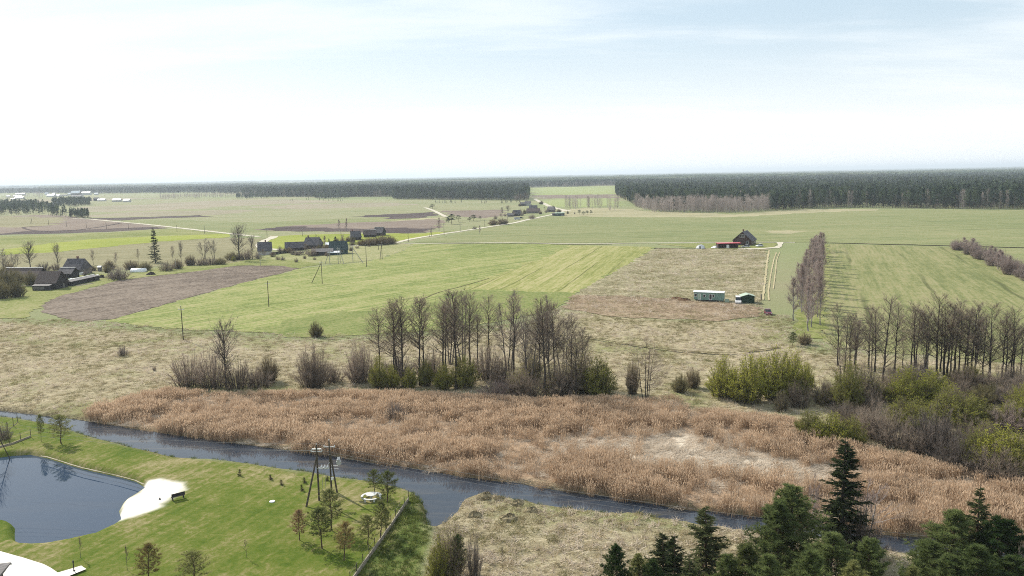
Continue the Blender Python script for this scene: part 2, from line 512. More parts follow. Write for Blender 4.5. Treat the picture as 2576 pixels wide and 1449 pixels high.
def pine_tree(seed, H, W, cb=.3, nbr=70, ntuft=7, tl=.32, tw=.05, nb=10, prof='young'):
    r = np.random.default_rng(seed)
    tr, cr = MB(), MB()
    t = np.linspace(0, 1, 8)
    P = np.stack([np.cumsum(r.normal(0, .008 * H, 8)) * (t > 0), np.cumsum(r.normal(0, .008 * H, 8)) * (t > 0), H * t * .97], 1)
    tr.tube(P, H * .0115 * (1 - .88 * t) + .012, 7)
    C0, A0 = [], []
    for i in range(nbr):
        q = (i + r.random()) / nbr
        u = cb + (1 - cb) * q
        f = u * 7; j = min(int(f), 6); f -= j
        b0 = P[j] * (1 - f) + P[j + 1] * f
        az = i * 2.4 + r.normal(0, .35)
        if prof == 'young':
            ln = W * (math.sin(math.pi * min(1, .22 + .78 * q)) ** .8) * r.uniform(.65, 1.12)
        else:
            ln = W * (1 - q ** 1.5 * .88) * (.62 + .5 * min(1, q * 4)) * r.uniform(.6, 1.12)
        e = R(r.uniform(2, 24) + 34 * q)
        d = np.array((math.cos(az) * math.cos(e), math.sin(az) * math.cos(e), math.sin(e)))
        tt = np.linspace(0, 1, 4)[:, None]
        B = b0 + d * ln * tt + np.array((0, 0, 1)) * ln * .16 * tt ** 2
        tr.tube(B, np.linspace(max(.014, H * .0032), .008, 4), 3, cap=False)
        m = max(3, int(ntuft * (.5 + ln / W)))
        g = r.uniform(.32, 1.05, m)[:, None]
        side = nrm(np.cross(d, (0, 0, 1.0)))
        c = b0 + d * ln * g + np.array((0, 0, 1)) * ln * .16 * g ** 2 + side * r.normal(0, .20, (m, 1)) * ln * (1.15 - g) + r.normal(0, .05 * ln, (m, 3))
        C0.append(c)
        A0.append(nrm(np.broadcast_to(d, (m, 3)) * .6 + np.array((0, 0, .75))))
    C0.append(np.array([[P[-1][0], P[-1][1], H * .97]]))
    A0.append(np.array([[0, 0, 1.0]]))
    C0, A0 = np.concatenate(C0), np.concatenate(A0)
    cr.tris(tufts(r, C0, A0, nb, tl, tw))
    return tr, cr

def spruce_tree(seed, H, W, nwh=34, per=7, cb=.06, sl=.34, dens=13, ragged=.35):
    r = np.random.default_rng(seed)
    tr, cr = MB(), MB()
    tr.tube([(0, 0, 0), (0.02, 0, H * .5), (0, .02, H)], [H * .012 + .03, H * .007 + .02, .012], 7)
    T = []
    for i in range(nwh):
        q = (i + r.random() * .6) / nwh
        z = H * (cb + (1 - cb) * q * .985)
        for k in range(per):
            az = r.uniform(0, 6.28)
            ln = (W * (1 - q) ** .82 + .14) * r.uniform(1 - ragged, 1.12)
            e = R(-14 + 46 * q + r.normal(0, 6))
            d = np.array((math.cos(az) * math.cos(e), math.sin(az) * math.cos(e), math.sin(e)))
            tt = np.linspace(0, 1, 4)[:, None]
            sag = np.array((0, 0, 1.0)) * (-.16 * tt + .24 * tt ** 3) * ln
            B = np.array((0, 0, z)) + d * ln * tt + sag
            tr.tube(B, np.linspace(.012 + H * .0014, .006, 4), 3, cap=False)
            m = max(6, int(dens * (ln / W + .35)))
            g = r.uniform(.12, 1, m)
            gg = g[:, None]
            c = np.array((0, 0, z)) + d * ln * gg + np.array((0, 0, 1.0)) * (-.16 * gg + .24 * gg ** 3) * ln
            side = nrm(np.cross(d, (0, 0, 1.0)))
            sg = np.where(r.random(m) < .5, -1, 1)[:, None]
            dd = nrm(d * .75 + side * sg * r.uniform(.3, 1.0, (m, 1)) + np.array((0, 0, -.28)) + rvec(r, m) * .22)
            L = sl * (1.25 - .6 * g) * r.uniform(.7, 1.3, m) * (1 if ln > .5 else .6)
            T.append(blades(r, c, dd, L, L * .34))
    cr.tris(np.concatenate(T))
    return tr, cr

def clumpy(r, n, H, cb, W, kind, size):
    z = cb + (1 - cb) * r.random(n)
    q = (z - cb) / (1 - cb)
    if kind == 'pine':
        rad = W * np.sqrt(np.maximum(.03, 1 - (q * 1.25 - .35) ** 2 / .82))
    else:
        rad = W * (1 - q) ** .8 + .12
    a = r.uniform(0, 6.28, n)
    rr = rad * r.uniform(.35, 1.05, n)
    c = np.stack([np.cos(a) * rr, np.sin(a) * rr, z * H], 1)
    d = nrm(np.stack([np.cos(a), np.sin(a), np.full(n, .15 if kind == 'pine' else -.25)], 1) + rvec(r, n) * .6)
    L = size * r.uniform(.6, 1.4, n)
    return blades(r, c - d * L[:, None] * .5, d, L, L * .75)
def far_conifer(seed, kind):
    r = np.random.default_rng(seed)
    b = MB()
    H = 18.0
    b.tube([(0, 0, 0), (0, 0, H * .9)], [.2, .05], 4, 1, cap=False)
    if kind == 'pine':
        b.tris(clumpy(r, 80, H, .45, 2.9, 'pine', 1.6), 0)
    else:
        b.tris(clumpy(r, 100, H, .14, 3.0, 'spruce', 1.6), 0)
    return b
def far_birch(seed, H=14.0, n=300):
    r = np.random.default_rng(seed)
    b = MB()
    b.tube([(0, 0, 0), (r.normal(0, .2), r.normal(0, .2), H * .5), (r.normal(0, .4), r.normal(0, .4), H)], [.13, .08, .02], 3, 1, cap=False)
    z = .06 + .94 * r.random(n)
    q = (z - .06) / .94
    a = r.uniform(0, 6.28, n)
    rr = (1.7 * np.sin(np.pi * np.minimum(1, q * .8 + .15)) + .1) * r.random(n)
    c = np.stack([np.cos(a) * rr, np.sin(a) * rr, z * H * .95], 1)
    d = nrm(np.stack([np.cos(a) * .5, np.sin(a) * .5, np.full(n, 1.0)], 1) + rvec(r, n) * .4)
    b.tris(blades(r, c, d, r.uniform(.8, 2.2, n), .07), 0)
    return b
# ------------------------------------------------------------------ outlines of the place (photo pixels, unprojected onto the ground)
WATER_Z = -0.75
FAR_BANK = [(-330, 1000), (0, 1032), (100, 1044), (190, 1054), (300, 1072), (400, 1087), (480, 1099), (600, 1115), (740, 1135), (850, 1150), (960, 1168),
            (1060, 1181), (1160, 1198), (1260, 1211), (1380, 1229), (1500, 1247), (1640, 1267), (1760, 1286), (1900, 1300), (2060, 1318), (2214, 1347), (2340, 1353), (2600, 1388), (2900, 1420)]
NEAR_BANK = [(-330, 1012), (0, 1047), (59, 1054), (118, 1064), (166, 1074), (207, 1090), (267, 1107), (326, 1122), (376, 1133), (415, 1143), (444, 1150), (504, 1153),
             (537, 1154), (637, 1166), (712, 1178), (787, 1188), (849, 1199), (919, 1208), (962, 1216), (1009, 1226), (1049, 1241), (1067, 1261), (1079, 1298), (1084, 1319)]
INLET_R = [(1094, 1320), (1112, 1307), (1142, 1285), (1152, 1269), (1168, 1250), (1196, 1241), (1218, 1236), (1263, 1250), (1311, 1258), (1358, 1264), (1423, 1272), (1498, 1282),
           (1571, 1286), (1648, 1295), (1717, 1303), (1798, 1320), (1893, 1330), (2060, 1350), (2190, 1372), (2310, 1390), (2600, 1425), (2900, 1460)]
river_px = FAR_BANK + (NEAR_BANK + INLET_R)[::-1]
river_poly = gpoly(river_px, WATER_Z * .7)
pond_px = [(0, 1149), (18, 1146), (33, 1144), (74, 1142), (118, 1151), (178, 1170), (237, 1185), (296, 1198), (341, 1210), (360, 1223), (350, 1236), (326, 1251), (305, 1265), (296, 1283),
           (302, 1307), (275, 1325), (237, 1343), (178, 1357), (118, 1368), (89, 1369), (59, 1366), (42, 1357), (41, 1340), (41, 1325), (30, 1313), (0, 1305), (-90, 1290), (-190, 1240), (-180, 1170), (-80, 1150)]
pond_poly = gpoly(pond_px, WATER_Z * .7)
sand_poly = gpoly([(352, 1222), (372, 1209), (405, 1203), (440, 1206), (472, 1213), (468, 1230), (444, 1246), (420, 1264), (395, 1280), (360, 1293), (325, 1303), (300, 1312), (285, 1285), (295, 1262), (322, 1247), (345, 1235)])
lawn_poly = gpoly([(-400, 1000)] + NEAR_BANK[1:] + [(1078, 1360), (1062, 1420), (1045, 1500), (1000, 1700), (-500, 1700)])
outer_bank_poly = gpoly([(1035, 1240), (1056, 1246), (1076, 1270), (1085, 1319), (1078, 1360), (1060, 1420), (1045, 1500), (905, 1500), (897, 1449), (960, 1365), (1028, 1262)])
reed_px = [(215, 1046), (300, 1004), (430, 978), (600, 986), (760, 986), (900, 984), (1000, 986), (1150, 992), (1350, 1006), (1480, 1000), (1620, 1002), (1700, 998), (1735, 1022), (1850, 1036),
           (1990, 1052), (2100, 1092), (2200, 1126), (2350, 1158), (2576, 1208), (2900, 1290), (2900, 1400), (2600, 1380), (2340, 1346), (2214, 1340), (2060, 1312), (1900, 1294), (1760, 1280), (1640, 1261), (1500, 1241),
           (1380, 1223), (1260, 1206), (1160, 1193), (1060, 1176), (960, 1163), (850, 1145), (740, 1130), (600, 1110), (480, 1095), (400, 1083), (300, 1068)]
reed_poly = gpoly(reed_px)
lodged_poly = gpoly([(1480, 1120), (1565, 1105), (1728, 1088), (1853, 1127), (2020, 1160), (2120, 1195), (2060, 1215), (1960, 1207), (1778, 1183), (1603, 1165)])
gap_line = gpoly([(1728, 1000), (1742, 1030), (1738, 1055), (1722, 1085), (1700, 1120)])
dry_poly = gpoly([(-500, 795), (100, 806), (200, 814), (420, 828), (600, 838), (760, 848), (860, 850), (950, 845), (1300, 822), (1420, 776), (1700, 800), (1990, 800), (2040, 850), (2090, 880), (2576, 905), (2900, 930), (2900, 1700), (-500, 1700)])
shade_grass_poly = gpoly([(440, 905), (620, 930), (760, 900), (960, 905), (1100, 960), (960, 985), (760, 990), (600, 985), (430, 965)])
green_bits = [gpoly(q) for q in ([(60, 788), (150, 798), (250, 806), (500, 826), (860, 838), (940, 822), (950, 842), (860, 856), (600, 850), (420, 836), (200, 822), (60, 812)],
                                 [(430, 960), (560, 930), (640, 950), (740, 975), (800, 990), (600, 998), (430, 990)],
                                 [(120, 1010), (330, 1000), (360, 1030), (220, 1055), (90, 1040)],
                                 [(1350, 1262), (1500, 1278), (1660, 1296), (1740, 1306), (1700, 1316), (1500, 1296), (1370, 1280)],
                                 [(1680, 960), (1760, 940), (1800, 1000), (1760, 1020), (1700, 1000)],
                                 [(1945, 640), (2040, 640), (2000, 720), (1975, 830), (2060, 860), (2040, 880), (1900, 860), (1930, 760)])]

def terrain_parts(x, y):
    rv, pd = sdist(x, y, river_poly), sdist(x, y, pond_poly)
    wob = (fnoise(x, y, 5.0, 3) - .5) * 1.6
    rz = sm(rv + wob * .5, -1.3, .9)
    pz = sm(pd + wob * .15, -1.0, .8)
    dep = np.maximum(rz, pz)
    lawn = sdist(x, y, lawn_poly)
    dry = sm(sdist(x, y, dry_poly), 0, 9) * (1 - sm(lawn, -1.5, .5))
    rough = (fnoise(x, y, 3.0, 9) - 1) * .36 + (fnoise(x, y, 1.1, 21) - 1) * .30
    tuss = np.exp(-np.maximum(0, -rv) / 5.0) * (sm(fnoise(x, y, 2.2, 33), .45, .75)) * .5
    z = -1.7 * dep + (1 - dep) * sm(sdist(x, y, dry_poly), 3, 22) * dry * (rough + tuss * .7)
    lawn_roll = (fnoise(x, y, 16, 40) - .5) * .18 * sm(lawn, 0, 3) * sm(-pd, 1, 8)
    return z + lawn_roll * (1 - dep), rv, pd, lawn, dry

def axis(lo, hi, a, b, st, gr):
    core = list(np.arange(a, b + st, st))
    up, s = [], st
    v = core[-1]
    while v < hi:
        s *= gr; v += s; up.append(min(v, hi))
    dn, s = [], st
    v = core[0]
    while v > lo:
        s *= gr; v -= s; dn.append(max(v, lo))
    return np.array(dn[::-1] + core + up)
gx = axis(-60000, 60000, -125, 140, .45, 1.28)
gy = axis(-400, 60000, 60, 236, .45, 1.25)
GX, GY = np.meshgrid(gx, gy)
nx, ny = len(gx), len(gy)
xs, ys = GX.ravel(), GY.ravel()
near = (np.abs(xs) < 260) & (ys < 420) & (ys > 0)
zz = np.zeros_like(xs)
att = {k: np.zeros_like(xs) for k in ('lawn', 'dry', 'reed', 'sand', 'green', 'bank', 'lodged', 'outer_bank')}
xn, yn = xs[near], ys[near]
zn, rv, pd, lawn, dry = terrain_parts(xn, yn)
zz[near] = zn
soft = (fnoise(xn, yn, 4.0, 50) - .5)
fine = (fnoise(xn, yn, 1.2, 60) - .5)
att['lawn'][near] = sm(lawn + soft * 2 + fine, -.6, .9)
att['dry'][near] = dry
att['reed'][near] = sm(sdist(xn, yn, reed_poly) + soft * 7, -2.0, 2.5)
att['sand'][near] = sm(sdist(xn, yn, sand_poly) + soft * 2.2 + fine * .5, -.5, .9)
att['bank'][near] = np.maximum(sm(-np.abs(rv + .4) + soft * 1.2, -1.6, -.2), sm(rv, -.3, .5))
att['green'][near] = np.max([sm(sdist(xn, yn, g) + soft * 8, -3, 4) for g in green_bits], 0)
att['lodged'][near] = sm(sdist(xn, yn, lodged_poly) + soft * 6, -2.5, 3)
att['outer_bank'][near] = sm(sdist(xn, yn, outer_bank_poly) + soft * 1.5, -.5, 1)
me = D.meshes.new("ground")
idx = np.arange(nx * ny).reshape(ny, nx)
q = np.stack([idx[:-1, :-1], idx[:-1, 1:], idx[1:, 1:], idx[1:, :-1]], -1).reshape(-1, 4)
me.vertices.add(nx * ny)
me.vertices.foreach_set('co', np.stack([xs, ys, zz], 1).astype(np.float32).ravel())
me.loops.add(q.size)
me.loops.foreach_set('vertex_index', q.ravel().astype(np.int32))
me.polygons.add(len(q))
me.polygons.foreach_set('loop_start', (np.arange(len(q)) * 4).astype(np.int32))
me.polygons.foreach_set('use_smooth', np.ones(len(q), bool))
for k, a in att.items():
    me.attributes.new(k, 'FLOAT', 'POINT').data.foreach_set('value', a.astype(np.float32))
me.update(calc_edges=True)
me.validate()
ground = D.objects.new("ground", me)
C.objects.link(ground)
tag(ground, kind='structure')
def zt(x, y):
    return float(terrain_parts(np.array([float(x)]), np.array([float(y)]))[0][0])
def zts(x, y):
    return terrain_parts(np.asarray(x, float), np.asarray(y, float))[0]

def ground_material():
    m, t = newmat('ground_cover')
    p = t.pos()
    big = t.noise(p, .030, 5, .6, .4)
    mid = t.noise(p, .22, 5, .65, .6)
    fin = t.noise(p, 1.3, 5, .75, .8)
    lay = t.noise(t.map(p, (.35, 1.5, 1), R(12)), 1.0, 5, .7, 1.2)      # lying straw
    lay2 = t.noise(t.map(p, (1.1, 3.4, 1), R(-10)), 1.0, 4, .7, 1.5)
    # open farmland far off
    far = t.ramp(t.math('ADD', t.math('MULTIPLY', t.noise(t.map(p, (.0012, .005, 1)), 1, 6, .6), .75), t.math('MULTIPLY', fin, .25)),
                 [(.30, (.150, .185, .080)), (.48, (.215, .235, .115)), (.60, (.25, .235, .14)), (.72, (.20, .16, .115))])
    s = t.math('ADD', t.math('ADD', t.math('MULTIPLY', lay, .42), t.math('MULTIPLY', lay2, .26)), t.math('ADD', t.math('MULTIPLY', mid, .18), t.math('MULTIPLY', big, .14)))
    straw = t.ramp(s, [(.36, (.12, .10, .058)), (.45, (.26, .22, .135)), (.53, (.39, .335, .22)), (.62, (.54, .475, .34))])
    grs = t.ramp(t.math('ADD', t.math('MULTIPLY', fin, .5), t.math('MULTIPLY', mid, .5)), [(.35, (.095, .115, .035)), (.6, (.19, .215, .065))])
    gm = t.math('ADD', t.step(big, .50, .64), t.attr('green'), True)
    gm = t.math('MULTIPLY', gm, t.step(t.math('ADD', t.math('MULTIPLY', mid, .5), t.math('MULTIPLY', lay, .5)), .36, .56))
    dry = t.mix(t.math('MULTIPLY', gm, .72), straw, grs)
    # reed bed floor
    rd = t.ramp(t.math('ADD', t.math('MULTIPLY', lay, .4), t.math('MULTIPLY', fin, .6)), [(.35, (.17, .115, .072)), (.5, (.34, .24, .16)), (.65, (.50, .37, .265))])
    ld = t.ramp(t.math('ADD', t.math('MULTIPLY', lay, .6), t.math('MULTIPLY', lay2, .4)), [(.38, (.27, .22, .165)), (.48, (.55, .47, .37)), (.62, (.76, .68, .57))])
    # mown lawn with stripes following the mower
    pw = t.n('ShaderNodeVectorMath', {0: p, 1: t.n('ShaderNodeCombineXYZ', {0: t.math('MULTIPLY', big, 9.0), 1: t.math('MULTIPLY', big, 14.0), 2: 0.0}).outputs[0]}, operation='ADD').outputs[0]
    st = t.noise(t.map(t.map(pw, (1, 1, 1), R(-68)), (.04, 1.05, 1)), 1.0, 3, .55)
    lm = t.math('ADD', t.math('ADD', t.math('ADD', t.math('MULTIPLY', st, .26), .10), t.math('MULTIPLY', t.noise(p, .055, 4, .6, .5), .56)), t.math('MULTIPLY', t.math('SUBTRACT', fin, .5), .42))
    lm = t.math('ADD', lm, t.math('MULTIPLY', t.math('SUBTRACT', mid, .5), .22))
    lawn = t.ramp(lm, [(.30, (.040, .070, .009)), (.43, (.076, .112, .015)), (.515, (.120, .138, .030)), (.58, (.190, .175, .072)), (.66, (.28, .24, .13))])
    ob = t.ramp(t.math('ADD', t.math('MULTIPLY', fin, .6), t.math('MULTIPLY', mid, .4)), [(.35, (.045, .070, .016)), (.5, (.10, .13, .035)), (.66, (.22, .185, .085))])  # separate grass tones for the bank between fence and inlet
    lawn = t.mix(t.attr('outer_bank'), lawn, ob)
    c = t.mix(t.attr('dry'), far, dry)
    c = t.mix(t.attr('reed'), c, rd)
    c = t.mix(t.attr('lodged'), c, ld)
    c = t.mix(t.attr('lawn'), c, lawn)
    sand = t.ramp(fin, [(.3, (.66, .61, .53)), (.7, (.80, .76, .69))])
    bank = t.ramp(t.math('ADD', t.math('MULTIPLY', lay2, .5), t.math('MULTIPLY', fin, .5)), [(.38, (.030, .026, .018)), (.52, (.12, .095, .055)), (.62, (.27, .225, .135))])
    c = t.mix(t.math('MULTIPLY', t.attr('bank'), t.step(fin, .35, .6)), c, bank)
    c = t.mix(t.attr('sand'), c, sand)
    h = t.math('ADD', t.math('MULTIPLY', lay, .6), t.math('ADD', t.math('MULTIPLY', lay2, .5), t.math('MULTIPLY', fin, .4)))
    h = t.math('MULTIPLY', h, t.math('SUBTRACT', 1.05, t.math('MULTIPLY', t.attr('sand'), 1.0), True))
    h = t.math('MULTIPLY', h, t.math('SUBTRACT', 1.0, t.math('MULTIPLY', t.attr('lawn'), .8)))
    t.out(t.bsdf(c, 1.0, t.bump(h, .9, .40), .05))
    return m
me.materials.append(ground_material())

# water ------------------------------------------------------------------------------------------------
def water_mat(name, deep, scale, streak):
    m, t = newmat(name)
    p = t.pos()
    n = t.noise(t.map(p, (.5, 1.6, 1), R(12)), scale, 4, .6)
    n2 = t.noise(t.map(p, (.06, .45, 1), R(12)), 1.0, 5, .65, .6)
    col = t.mix(t.math('MULTIPLY', t.step(n2, .48, .68), streak), deep, (.12, .105, .085))
    t.out(t.bsdf(col, .03, t.bump(n, streak * .05, .03), .5, IOR=1.33))
    return m
def water(name, poly, mat, grow=2.5):
    P = np.array(poly); c = P.mean(0)
    V = [(x, y, WATER_Z) for x, y in poly]
    from mathutils.geometry import tessellate_polygon
    F = tessellate_polygon([[Vector(v) for v in V]])
    b = MB(); b.add(V, F)
    o = b.obj(name, mat)
    flip(o)
    return tag(o, kind='structure')
def flip(o):
    me = o.data
    for pl in me.polygons:
        if pl.normal.z < 0:
            pl.flip()
    me.update()
def grown(poly, d):
    P = np.array(poly)
    n = len(P)
    out = []
    A = sum(P[i][0] * P[(i + 1) % n][1] - P[(i + 1) % n][0] * P[i][1] for i in range(n))
    s = 1 if A > 0 else -1
    for i in range(n):
        e1, e2 = P[i] - P[i - 1], P[(i + 1) % n] - P[i]
        n1 = np.array((e1[1], -e1[0])) / (np.linalg.norm(e1) + 1e-9)
        n2 = np.array((e2[1], -e2[0])) / (np.linalg.norm(e2) + 1e-9)
        m = n1 + n2
        m /= max(.6, np.linalg.norm(m))
        out.append(tuple(P[i] + s * m * d))
    return out
water('river', grown(river_poly, 1.6), water_mat('river_water', (.030, .040, .056), .8, .45))
water('pond', grown(pond_poly, 1.6), water_mat('pond_water', (.030, .050, .085), .8, .05))

# fields, roads and tracks as sheets on the flat land ------------------------------------------------------
from mathutils.geometry import tessellate_polygon
LAYER = [0.01]
def sheet(name, px, mat, jit=.6, z=None, key='P', fine=True):
    if z is None:
        LAYER[0] += .003
        z = LAYER[0]
    P = [G(*K(key, u, v), z) for u, v in px]
    V = []
    r = random.Random(len(px) * 7 + int(px[0][0]))
    n = len(P)
    for i in range(n):
        a, b = P[i], P[(i + 1) % n]
        L = (b - a).length
        st = max(3.0, 0.012 * min(a.y, b.y))
        k = max(1, min(60, int(L / st))) if fine else 1
        nrmv = Vector((-(b - a).y, (b - a).x, 0)).normalized() if L > 0 else Vector()
        for j in range(k):
            q = a.lerp(b, j / k)
            if fine:
                q = q + nrmv * r.uniform(-1, 1) * jit * (1 + q.y / 400)
            V.append(Vector((q.x, q.y, z)))
    F = tessellate_polygon([V])
    o = MB().add([tuple(v) for v in V], F).obj(name, mat)
    flip(o)
    return tag(o, kind='structure')
def ribbon(name, px, width, mat, key='P', z=None, wj=.15):
    if z is None:
        LAYER[0] += .003
        z = LAYER[0]
    P0 = [G(*K(key, u, v), z) for u, v in px]
    P = []
    n = len(P0)
    for i in range(n - 1):                    # Catmull-Rom
        p0, p1, p2, p3 = P0[max(0, i - 1)], P0[i], P0[i + 1], P0[min(n - 1, i + 2)]
        k = max(2, min(24, int((p2 - p1).length / 4)))
        for j in range(k):
            s = j / k
            P.append(.5 * ((2 * p1) + (p2 - p0) * s + (2 * p0 - 5 * p1 + 4 * p2 - p3) * s * s + (3 * p1 - p0 - 3 * p2 + p3) * s ** 3))
    P.append(P0[-1])
    r = random.Random(len(px) + int(px[0][1]))
    V, F = [], []
    for i, p in enumerate(P):
        d = (P[min(i + 1, len(P) - 1)] - P[max(0, i - 1)]).normalized()
        s = Vector((-d.y, d.x, 0)) * width / 2
        V += [tuple(p + s * r.uniform(1 - wj, 1 + wj)), tuple(p - s * r.uniform(1 - wj, 1 + wj))]
        if i:
            F.append((2 * i - 2, 2 * i - 1, 2 * i + 1, 2 * i))
    o = MB().add([(a, b, z) for a, b, _ in V], F).obj(name, mat)
    flip(o)
    return tag(o, kind='structure')
FM = {
 'crop': field_mat('crop_light', (.125, .16, .045), (.215, .238, .080), (.305, .28, .14), 49, 1.0, 13),
 'crop_bright': field_mat('crop_bright', (.165, .18, .052), (.255, .255, .094), (.335, .30, .155), 75, 1.1, 11),
 'crop_green': field_mat('crop_green', (.10, .135, .036), (.165, .19, .062), (.235, .225, .10), 60, .3, 30),
 'acid': field_mat('crop_acid', (.16, .195, .026), (.225, .255, .042), (.285, .285, .080), 5, .4, 20),
 'grass': field_mat('farm_grass', (.115, .14, .036), (.185, .20, .066), (.275, .25, .13), 10, .2, 60),
 'grass_dry': field_mat('rough_grass', (.15, .17, .06), (.23, .235, .105), (.34, .30, .18), 10, .2, 60),
 'plow': field_mat('plowed', (.085, .066, .053), (.155, .124, .098), (.22, .18, .145), 48, .7, 30, grain=.8),
 'plow_dark': field_mat('plowed_wet', (.040, .030, .030), (.070, .053, .050), (.105, .08, .072), 8, .5, 40),
 'plow_pale': field_mat('plowed_dry', (.135, .105, .085), (.19, .15, .122), (.24, .195, .15), 8, .6, 25),
 'stubble': field_mat('stubble', (.155, .145, .075), (.205, .19, .105), (.26, .23, .14), 8, .7, 20),
 'olive': field_mat('olive_field', (.125, .142, .055), (.188, .195, .082), (.25, .23, .12), 69, 1.0, 24),
 'olive2': field_mat('olive_field_far', (.135, .160, .066), (.19, .205, .092), (.25, .235, .125), 4, .8, 45, patch=.006),
 'heath': field_mat('dry_plot', (.14, .13, .068), (.235, .21, .125), (.37, .325, .22), 5, .5, 60, grain=.8),
 'turned': field_mat('turned_plot', (.14, .10, .066), (.225, .165, .112), (.31, .245, .165), 4, .5, 60, grain=.8),
 'pale': field_mat('pale_grass', (.21, .20, .115), (.30, .275, .165), (.38, .335, .215), 5, .5, 60),
 'far_green': field_mat('far_green', (.19, .23, .095), (.25, .285, .115), (.30, .31, .15), 4, .6, 60, patch=.003),
 'far_mix': field_mat('far_mix', (.155, .18, .085), (.225, .23, .12), (.28, .245, .16), 4, .8, 90, patch=.0035),
 'far_pink': field_mat('far_pink', (.17, .165, .10), (.255, .225, .155), (.32, .265, .20), 4, .8, 90, patch=.005),
 'ditch': flat('ditch_earth', (.055, .048, .034), 1, 0, var=.3, scale=.3),
}
# far land, then nearer land
sheet('meadow', [(-600, 500), (120, 497), (320, 495), (620, 500), (980, 503), (1330, 507), (1300, 560), (1000, 610), (690, 596), (570, 585), (400, 566), (220, 548), (-600, 560)], FM['far_mix'], 4)
sheet('meadow', KS('A', [(650, 485), (1500, 442), (2300, 402), (2700, 398), (3300, 405), (3300, 430), (2576, 450), (1700, 505), (900, 525)]), FM['far_pink'], 6)
sheet('meadow', KS('A', [(930, 548), (1500, 520), (2100, 505), (2600, 500), (2300, 545), (1700, 560), (1000, 570)]), FM['far_pink'], 5)
sheet('meadow', KS('B', [(0, 470), (600, 440), (1300, 430), (1700, 445), (1000, 480), (300, 500)]), FM['far_pink'], 5)
sheet('meadow', KS('A', [(-800, 420), (0, 430), (700, 420), (1300, 395), (1900, 385), (1850, 378), (1200, 383), (500, 398), (-800, 410)]), FM['far_pink'], 8)
sheet('meadow', KS('B', [(900, 640), (1500, 610), (1880, 590), (1900, 575), (1400, 600), (800, 640)]), FM['pale'], 2)
sheet('crop_field', [(1330, 472.5), (1560, 467), (1548, 489), (1340, 491)], FM['far_green'], 6)
sheet('plowed_field', [(1336, 491), (1548, 489.5), (1552, 498), (1346, 500)], FM['plow_pale'], 6)
sheet('meadow', [(1365, 503), (1550, 499), (1560, 516), (1460, 522), (1385, 520)], FM['far_green'], 4)
sheet('meadow', [(-600, 548), (0, 544), (110, 540), (225, 549), (375, 566), (425, 572), (300, 580), (175, 584), (0, 588), (-600, 592)], FM['plow_pale'], 3)
sheet('meadow', [(-600, 538), (0, 543), (60, 545), (170, 548), (130, 566), (60, 572), (-600, 572)], FM['stubble'], 3)
sheet('plowed_field', [(-600, 592), (0, 588), (60, 582), (175, 579), (382, 571), (424, 574), (300, 582), (180, 586.5), (0, 591), (-600, 600)], FM['plow_dark'], 1)
sheet('plowed_field', [(225, 549), (300, 547), (400, 545), (500, 541), (538, 544.5), (400, 549), (300, 555)], FM['plow_dark'], 2)
sheet('meadow', [(300, 556), (420, 552), (640, 560), (1000, 545), (1080, 548), (640, 585), (560, 585), (400, 567)], FM['olive2'], 3)
sheet('plowed_field', KS('B', [(930, 572), (1150, 558), (1400, 542), (1800, 518), (1865, 560), (1700, 575), (1400, 592), (1230, 575)]), FM['plow_dark'], 3)
sheet('plowed_field', KS('B', [(1880, 510), (2480, 500), (2500, 560), (2300, 585), (2050, 570), (1940, 560)]), FM['plow_pale'], 3)
sheet('plowed_field', KS('B', [(0, 700), (500, 652), (1000, 630), (1500, 612), (1800, 590), (1880, 620), (1770, 722), (1500, 738), (900, 718), (300, 712)]), FM['plow_pale'], 2)
sheet('plowed_field', KS('B', [(0, 702), (300, 668), (480, 668), (760, 690), (1100, 690), (1500, 680), (1760, 690), (1700, 728), (1500, 740), (900, 722), (300, 714)]), FM['plow_dark'], 2)
sheet('meadow', [(-600, 600), (0, 595), (180, 589), (300, 584), (424, 575), (560, 586), (575, 591), (375, 597), (225, 606), (125, 616), (0, 632), (-600, 660)], FM['grass'], 2)
sheet('crop_field', [(0, 642), (15, 627), (125, 612), (225, 602), (375, 595), (575, 588), (573, 597), (400, 608), (225, 625), (140, 635)], FM['acid'], 1)
sheet('meadow', [(-600, 700), (0, 642), (140, 634), (225, 626), (400, 608), (573, 597), (660, 600), (650, 625), (660, 650), (560, 668), (400, 668), (200, 690), (0, 720), (-600, 780)], FM['stubble'], 1.5)
sheet('crop_field', KS('B', [(205, 772), (420, 752), (900, 742), (1700, 738), (2000, 708), (1850, 745), (1500, 800), (1390, 830), (1000, 850), (640, 860), (310, 892), (220, 902), (120, 880), (105, 845), (130, 812)]), FM['acid'], 1)
sheet('meadow', [(660, 640), (760, 628), (900, 618), (990, 612), (1040, 616), (1010, 632), (960, 650), (860, 662), (740, 668), (640, 662)], FM['grass_dry'], 1.5)
sheet('meadow', [(1040, 610), (1100, 599), (1219, 574), (1290, 563), (1380, 546), (1480, 541), (1640, 541), (1800, 537), (1950, 531), (2100, 527), (2400, 528), (3100, 530), (3100, 640), (2576, 622.5), (2387, 618), (2232, 614), (2069, 610.5), (1932, 609), (1613, 611), (1288, 611)], FM['olive2'], 1.5)
sheet('meadow', [(1480, 545), (1560, 530), (1660, 532), (1850, 540), (2000, 526), (2200, 526), (2200, 529), (1980, 538), (1850, 546), (1640, 547)], FM['pale'], 2)
sheet('meadow', [(1932, 580), (1990, 579), (2036, 583), (1990, 588), (1932, 587)], FM['pale'], 1.5)
sheet('meadow', [(1400, 530), (1480, 522), (1620, 528), (1560, 542), (1420, 546)], FM['pale'], 2)
